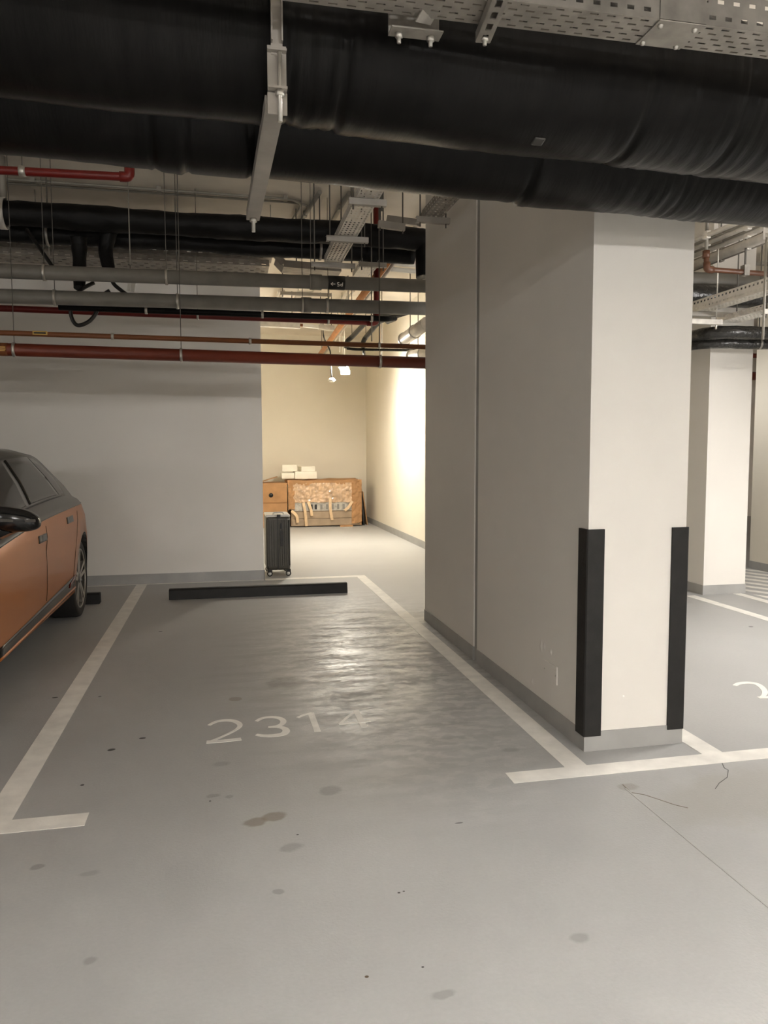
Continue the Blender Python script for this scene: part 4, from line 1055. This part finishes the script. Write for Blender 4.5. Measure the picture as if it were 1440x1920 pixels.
for pts in ([(X0+0.30, YF-0.035, 0.50), (X0+0.335, YF-0.05, 0.30), (X0+0.36, YF-0.03, 0.02)],
            [(X0+0.40, YF-0.035, 0.52), (X0+0.45, YF-0.05, 0.36), (X0+0.47, YF-0.03, 0.23)],
            [(X1-0.66, YF-0.035, 0.60), (X1-0.655, YF-0.045, 0.36), (X1-0.62, YF-0.03, 0.14)],
            [(X1-0.36, YF-0.04, 0.33), (X1-0.28, YF-0.05, 0.40), (X1-0.20, YF-0.045, 0.52)],
            [(X0+0.06, YF-0.035, 0.34), (X0+0.16, YF-0.05, 0.24), (X0+0.18, YF-0.04, 0.10)]):
    b = nb(); ribbon(b, curve_pts(pts, 5), 0.055, (0,-1,0.1), 0.004); obj('tape_strip', b, M['tape'], t)
obj('scrap', bx((X1-0.46, YF-0.10, 0.0), (X1-0.2, YF+0.0, 0.03)), M['card'], t)
# packets on top
def packet(x0, x1, y0, z0, h, rot, label):
    b = bx((x0, y0, z0), (x1, y0+0.26, z0+h))
    c = V((x0+x1)/2, y0+0.13, z0)
    bmesh.ops.rotate(b, cent=c, matrix=Matrix.Rotation(math.radians(rot), 3, 'Z'), verts=b.verts[:])
    o = obj('packet', b, M['paper'], None, bevel=0.006); return tag(o, label, 'packet', 'white packets on the wrapped crate')
zt = 0.978
packet(1.17, 1.43, 15.52, 0.985, 0.12, 0, 'white packet spanning the gap between carton and crate')
packet(1.43, 1.88, 15.50, zt, 0.15, 4, 'largest white packet, lying flat on the crate lid')
packet(1.20, 1.50, 15.53, zt+0.155, 0.13, -7, 'white packet stacked on the one spanning carton and crate')
packet(1.55, 1.84, 15.52, zt+0.152, 0.10, 9, 'white packet lying askew on the largest one')
# leaning panels beside the crate
b = nb(); beam(b, (2.865, 15.75, 0.0), (2.80, 15.75, 0.80), 0.55, 0.025, (1,0,0)); o = obj('leaning_board', b, M['black'], None); tag(o, 'thin dark board leaning on the end of the wrapped crate', 'board')
b = nb(); beam(b, (2.945, 15.78, 0.0), (2.85, 15.78, 0.70), 0.5, 0.02, (1,0,0)); o = obj('leaning_board', b, M['card'], None); tag(o, 'brown sheet leaning outside the thin dark board', 'board')

# ---------------------------------------------------------------- car
CX = -2.225
ST = [ # y, zc, wr, zr, wb, zb, ws, zs, wm, wl
 (3.15,.60,.42,.59,.50,.57,.52,.55,.55,.52),(3.4,.80,.62,.79,.72,.76,.78,.72,.80,.78),(4.0,.96,.70,.94,.82,.90,.90,.86,.93,.90),
 (4.6,1.07,.72,1.03,.86,.99,.95,.945,.965,.94),(5.2,1.40,.66,1.33,.868,1.05,.956,.992,.975,.945),(5.7,1.535,.655,1.455,.87,1.085,.957,1.02,.975,.945),
 (6.3,1.575,.66,1.50,.87,1.105,.957,1.035,.975,.945),(6.9,1.56,.65,1.485,.865,1.115,.953,1.042,.975,.945),(7.4,1.465,.645,1.385,.845,1.115,.935,1.042,.966,.94),
 (7.8,1.30,.66,1.24,.795,1.09,.868,1.03,.92,.90),(8.1,1.155,.66,1.115,.73,1.06,.80,1.0,.86,.84),(8.4,1.12,.60,1.07,.66,1.01,.72,.95,.77,.75),(8.55,.98,.47,.94,.53,.89,.56,.85,.60,.58)]
def st(y):
    y = max(ST[0][0], min(ST[-1][0], y))
    for i in range(len(ST)-1):
        if ST[i][0] <= y <= ST[i+1][0]: break
    a, b_ = ST[i], ST[i+1]; t_ = (y-a[0])/(b_[0]-a[0]); h = b_[0]-a[0]
    pm = ST[max(i-1,0)]; pn = ST[min(i+2, len(ST)-1)]
    out = [y]
    for k in range(1, 10):
        m0 = (b_[k]-pm[k])/(b_[0]-pm[0])*h; m1 = (pn[k]-a[k])/(pn[0]-a[0])*h
        t2, t3 = t_*t_, t_**3
        out.append((2*t3-3*t2+1)*a[k] + (t3-2*t2+t_)*m0 + (-2*t3+3*t2)*b_[k] + (t3-t2)*m1)
    return out
def half(y):
    y, zc, wr, zr, wb, zb, ws, zs, wm, wl = st(y)
    return [(0, zc), (wr*0.45, zc-(zc-zr)*0.16), (wr*0.8, zc-(zc-zr)*0.5), (wr, zr), (wr+(wb-wr)*0.52+0.012*(1 if zr-zb>0.1 else 0), (zr+zb)/2), (wb, zb), (wb+(ws-wb)*0.62, zb-(zb-zs)*0.42), (ws, zs), (ws+(wm-ws)*0.72, zs-(zs-0.7)*0.35), (wm, 0.72 if zs > .8 else zs-0.04), (wm-0.004, 0.55 if zs>.8 else .5), (wm-(wm-wl)*0.55, 0.40), (wl, 0.30), (wl-0.07, 0.23)]
ys = [3.15, 3.22, 3.3] + [3.4 + 0.1*i for i in range(50)] + [8.4, 8.48, 8.55]
b = nb(); rings = []
for y in ys:
    h = half(y)
    rings.append([b.verts.new((CX + x, y, z)) for x, z in h] + [b.verts.new((CX - x, y, z)) for x, z in reversed(h[1:])])
nh = 14; nr = len(rings[0])
for i in range(len(rings)-1):
    p, q = rings[i], rings[i+1]; ym = (ys[i]+ys[i+1])/2
    for k in range(nr):
        f = b.faces.new((p[k], p[(k+1) % nr], q[(k+1) % nr], q[k])); f.smooth = True
        kk = k if k < nh-1 else (nr-1-k)
        if k == nh-1: mi = 2
        elif kk >= 7: mi = 0
        elif kk <= 2 and (4.66 < ym < 5.45 or 7.35 < ym < 7.95) and kk < 3: mi = 3
        else: mi = 1
        if ym < 4.6 and kk >= 5 and kk < 7: mi = 0
        f.material_index = mi
for rg, mi in ((rings[0], 0), (rings[-1], 1)):
    f = b.faces.new(rg); f.material_index = mi
car = thing('car', (CX, 5.8, 0), 'two-tone copper and dark grey saloon car parked beside the numbered bay', 'car')
body = obj('body', b, [M['copper'], M['dark'], M['trimblack'], M['glass']], None)
RA, FA, WR = 7.37, 4.15, 0.355
cut = nb()
for y in (RA, FA):
    for s in (-1, 1):
        x0 = CX + s*0.55; x1 = CX + s*1.2
        lathe(cut, [(0,0),(0.435,0),(0.435,abs(x1-x0)),(0,abs(x1-x0))], (x0, y, WR-0.005), (s,0,0), 40, 2)
cuto = obj('cutter', cut, [M['copper'], M['dark'], M['trimblack'], M['glass']], None)
bo = body.modifiers.new('arches', 'BOOLEAN'); bo.operation = 'DIFFERENCE'; bo.object = cuto; bo.solver = 'EXACT'
dg = bpy.context.evaluated_depsgraph_get(); dg.update()
me2 = bpy.data.meshes.new_from_object(body.evaluated_get(dg))
old = body.data; body.modifiers.clear(); body.data = me2; bpy.data.meshes.remove(old); bpy.data.objects.remove(cuto)
body.parent = car; body.matrix_parent_inverse = Matrix.Translation(car.location).inverted()

def side_pt(y, t_, s, off):
    # point on the glasshouse side; t_ 0 at the beltline, 1 at the roof edge
    h = half(y); a, m_, r_ = h[5], h[4], h[3]
    if t_ < 0.5: x = a[0] + (m_[0]-a[0])*t_*2; z = a[1] + (m_[1]-a[1])*t_*2
    else: x = m_[0] + (r_[0]-m_[0])*(t_*2-1); z = m_[1] + (r_[1]-m_[1])*(t_*2-1)
    return V(CX + s*(x + off*0.85), y, z + off*0.5)
def low_pt(y, z, s, off):
    h = half(y)[7:]
    for (xa, za), (xb_, zb_) in zip(h, h[1:]):
        if zb_ <= z <= za:
            k = (za-z)/(za-zb_) if za != zb_ else 0
            return V(CX + s*(xa + (xb_-xa)*k + off), y, z)
    return V(CX + s*(h[0][0]+off), y, z)
def patch(fn, n, m):
    b = nb(); g = [[b.verts.new(fn(i/n, j/m)) for i in range(n+1)] for j in range(m+1)]
    for j in range(m):
        for i in range(n): b.faces.new((g[j][i], g[j][i+1], g[j+1][i+1], g[j+1][i])).smooth = True
    return b
def pane(yb0, yb1, yt0, yt1, t0, t1, s, off, bow=0.0):
    def fn(u, v):
        t_ = t0 + (t1-t0)*v
        return side_pt((yb0 + (yb1-yb0)*u)*(1-v) + (yt0 + (yt1-yt0)*u)*v + bow*math.sin(PI*v)*u, t_, s, off)
    return patch(fn, 14, 6)
def sheet2(o, th): 
    return sheet(o, th)
for s in (1, -1):
    fr = sheet2(obj('window_frame', pane(4.72, 7.17, 5.26, 6.93, 0.05, 0.97, s, 0.002, 0.10), M['trimblack'], car), 0.004)
    sheet2(obj('window_pane', pane(4.82, 5.83, 5.32, 5.89, 0.10, 0.92, s, 0.006), M['glass'], car), 0.003)
    sheet2(obj('window_pane', pane(5.88, 6.88, 5.94, 6.60, 0.10, 0.92, s, 0.006), M['glass'], car), 0.003)
    sheet2(obj('window_pane', pane(6.895, 7.10, 6.62, 6.80, 0.10, 0.90, s, 0.006, 0.10), M['glass'], car), 0.003)
    # shut lines
    for (ya, yb_) in ((5.80, 5.86), (7.00, 6.98)):
        b = nb(); pts = [low_pt(ya if z < 0.9 else yb_, z, s, 0.0012) for z in (0.44, 0.55, 0.68, 0.8, 0.9, 0.98)]
        if ya > 6.5: pts = [low_pt(y, z, s, 0.0012) for y, z in ((6.80, 0.44), (6.83, 0.55), (6.89, 0.68), (6.98, 0.80), (7.06, 0.92), (7.10, 1.0))]
        tube(b, pts, 0.0018, 6); obj('shut_line', b, M['trimblack'], car)
    b = nb(); tube(b, [low_pt(y, 0, s, 0) if False else V(CX + s*(half(y)[7][0]+0.0005), y, half(y)[7][1]) for y in [4.6+0.2*i for i in range(18)]], 0.0035, 6); obj('two_tone_seam', b, M['trimblack'], car)
    for (ya, yb_, z) in ((5.60, 5.83, 0.905), (6.60, 6.85, 0.953)):
        hd = sheet2(obj('door_handle', patch(lambda u, v: low_pt(ya + (yb_-ya)*u, z-0.026+0.052*v, s, 0.003), 8, 4), M['dark'], car), 0.006)
        obj('handle_recess', patch(lambda u, v: low_pt(ya+0.09 + (yb_-ya-0.10)*u, z-0.020+0.042*v, s, 0.0075), 6, 3), M['trimblack'], hd)
    sheet2(obj('sill_trim', patch(lambda u, v: low_pt(4.6+2.28*u, (0.300+0.03*u) + (0.085+0.05*u)*v, s, 0.004), 20, 4), M['trimblack'], car), 0.006)
    obj('sill_lip', tube(nb(), [low_pt(4.6 + 2.3*i/20, 0.315+0.035*i/20, s, 0.004) for i in range(21)], 0.011, 8), M['copper'], car)
    sheet2(obj('reflector', patch(lambda u, v: low_pt(6.62+0.22*u, 0.39+0.04*u+0.035*v, s, 0.010), 6, 2), M['reflector'], car), 0.004)
    # wheels
    for y in (RA, FA):
        xo = CX + s*0.925
        w = obj('wheel', lathe(nb(), [(0.255,-0.10),(0.262,-0.255),(0.32,-0.26),(0.345,-0.25),(WR,-0.225),(WR,-0.035),(0.345,-0.008),(0.325,0.0),(0.285,-0.002),(0.268,-0.012),(0.262,-0.03),(0.255,-0.10)], (xo, y, WR), (s,0,0), 56), M['tyre'], car)
        obj('rim', lathe(nb(), [(0.272,-0.008),(0.262,-0.012),(0.25,-0.05),(0.24,-0.12),(0.10,-0.13),(0,-0.13)], (xo, y, WR), (s,0,0), 48), M['rim'], w)
        obj('rim_lip', lathe(nb(), [(0.274,-0.014),(0.274,-0.005),(0.262,-0.005),(0.262,-0.014)], (xo, y, WR), (s,0,0), 48), M['rimlit'], w)
        obj('hub_cap', lathe(nb(), [(0.055,-0.06),(0.052,-0.02),(0.035,-0.012),(0,-0.012)], (xo, y, WR), (s,0,0), 24), M['rim'], w)
        for k in range(5):
            a0 = 2*PI*k/5 + 0.3
            b = nb()
            for da in (-0.17, 0.17):
                c0 = V(xo - s*0.030, y + 0.045*math.cos(a0+da*1.5), WR + 0.045*math.sin(a0+da*1.5)); c1 = V(xo - s*0.024, y + 0.262*math.cos(a0+da), WR + 0.262*math.sin(a0+da))
                beam(b, c0, c1, 0.036, 0.03, (s,0,0))
            obj('spoke', b, M['rimlit'], w)
    # mirror
    mb = nb(); bmesh.ops.create_uvsphere(mb, u_segments=20, v_segments=12, radius=1.0)
    for v in mb.verts:
        c = v.co; n_ = lambda q: math.copysign(abs(q)**0.72, q)
        taper = 0.8 + 0.2*(-c.x)
        v.co = V(CX + s*(1.085 + 0.125*n_(c.x)), 4.60 + 0.075*n_(c.y), 1.130 + 0.085*n_(c.z)*taper - 0.02*c.x)
    mr_ = obj('door_mirror', mb, M['trimblack'], car, smooth=True)
    obj('mirror_foot', beam(nb(), (CX + s*0.90, 4.66, 1.0), (CX + s*1.06, 4.61, 1.075), 0.09, 0.035), M['trimblack'], mr_)
    mg = nb(); beam(mg, (CX + s*0.985, 4.523, 1.135), (CX + s*1.195, 4.535, 1.128), 0.006, 0.014); obj('indicator', mg, M['rim'], mr_)
gb = nb()
for q in (-1, 1): box(gb, (CX+q*0.16-0.13, 3.13, 0.40), (CX+q*0.16+0.13, 3.17, 0.56))
obj('grille', gb, M['trimblack'], car, bevel=0.015)
obj('lower_intake', bx((CX-0.42, 3.14, 0.25), (CX+0.42, 3.18, 0.35)), M['trimblack'], car, bevel=0.015)
bb = nb(); box(bb, (CX-0.62, 8.50, 0.30), (CX+0.62, 8.57, 0.46)); obj('rear_bumper', bb, M['trimblack'], car, bevel=0.02)
for s in (1, -1):
    sheet2(obj('tail_lamp', patch(lambda u, v: low_pt(8.22+0.30*u, 0.78+0.05*v, s, 0.006), 8, 2), M['reflector'], car), 0.004)
    sheet2(obj('head_lamp', patch(lambda u, v: low_pt(3.25+0.35*u, 0.60+0.05*v, s, 0.006), 8, 2), M['silver'], car), 0.004)
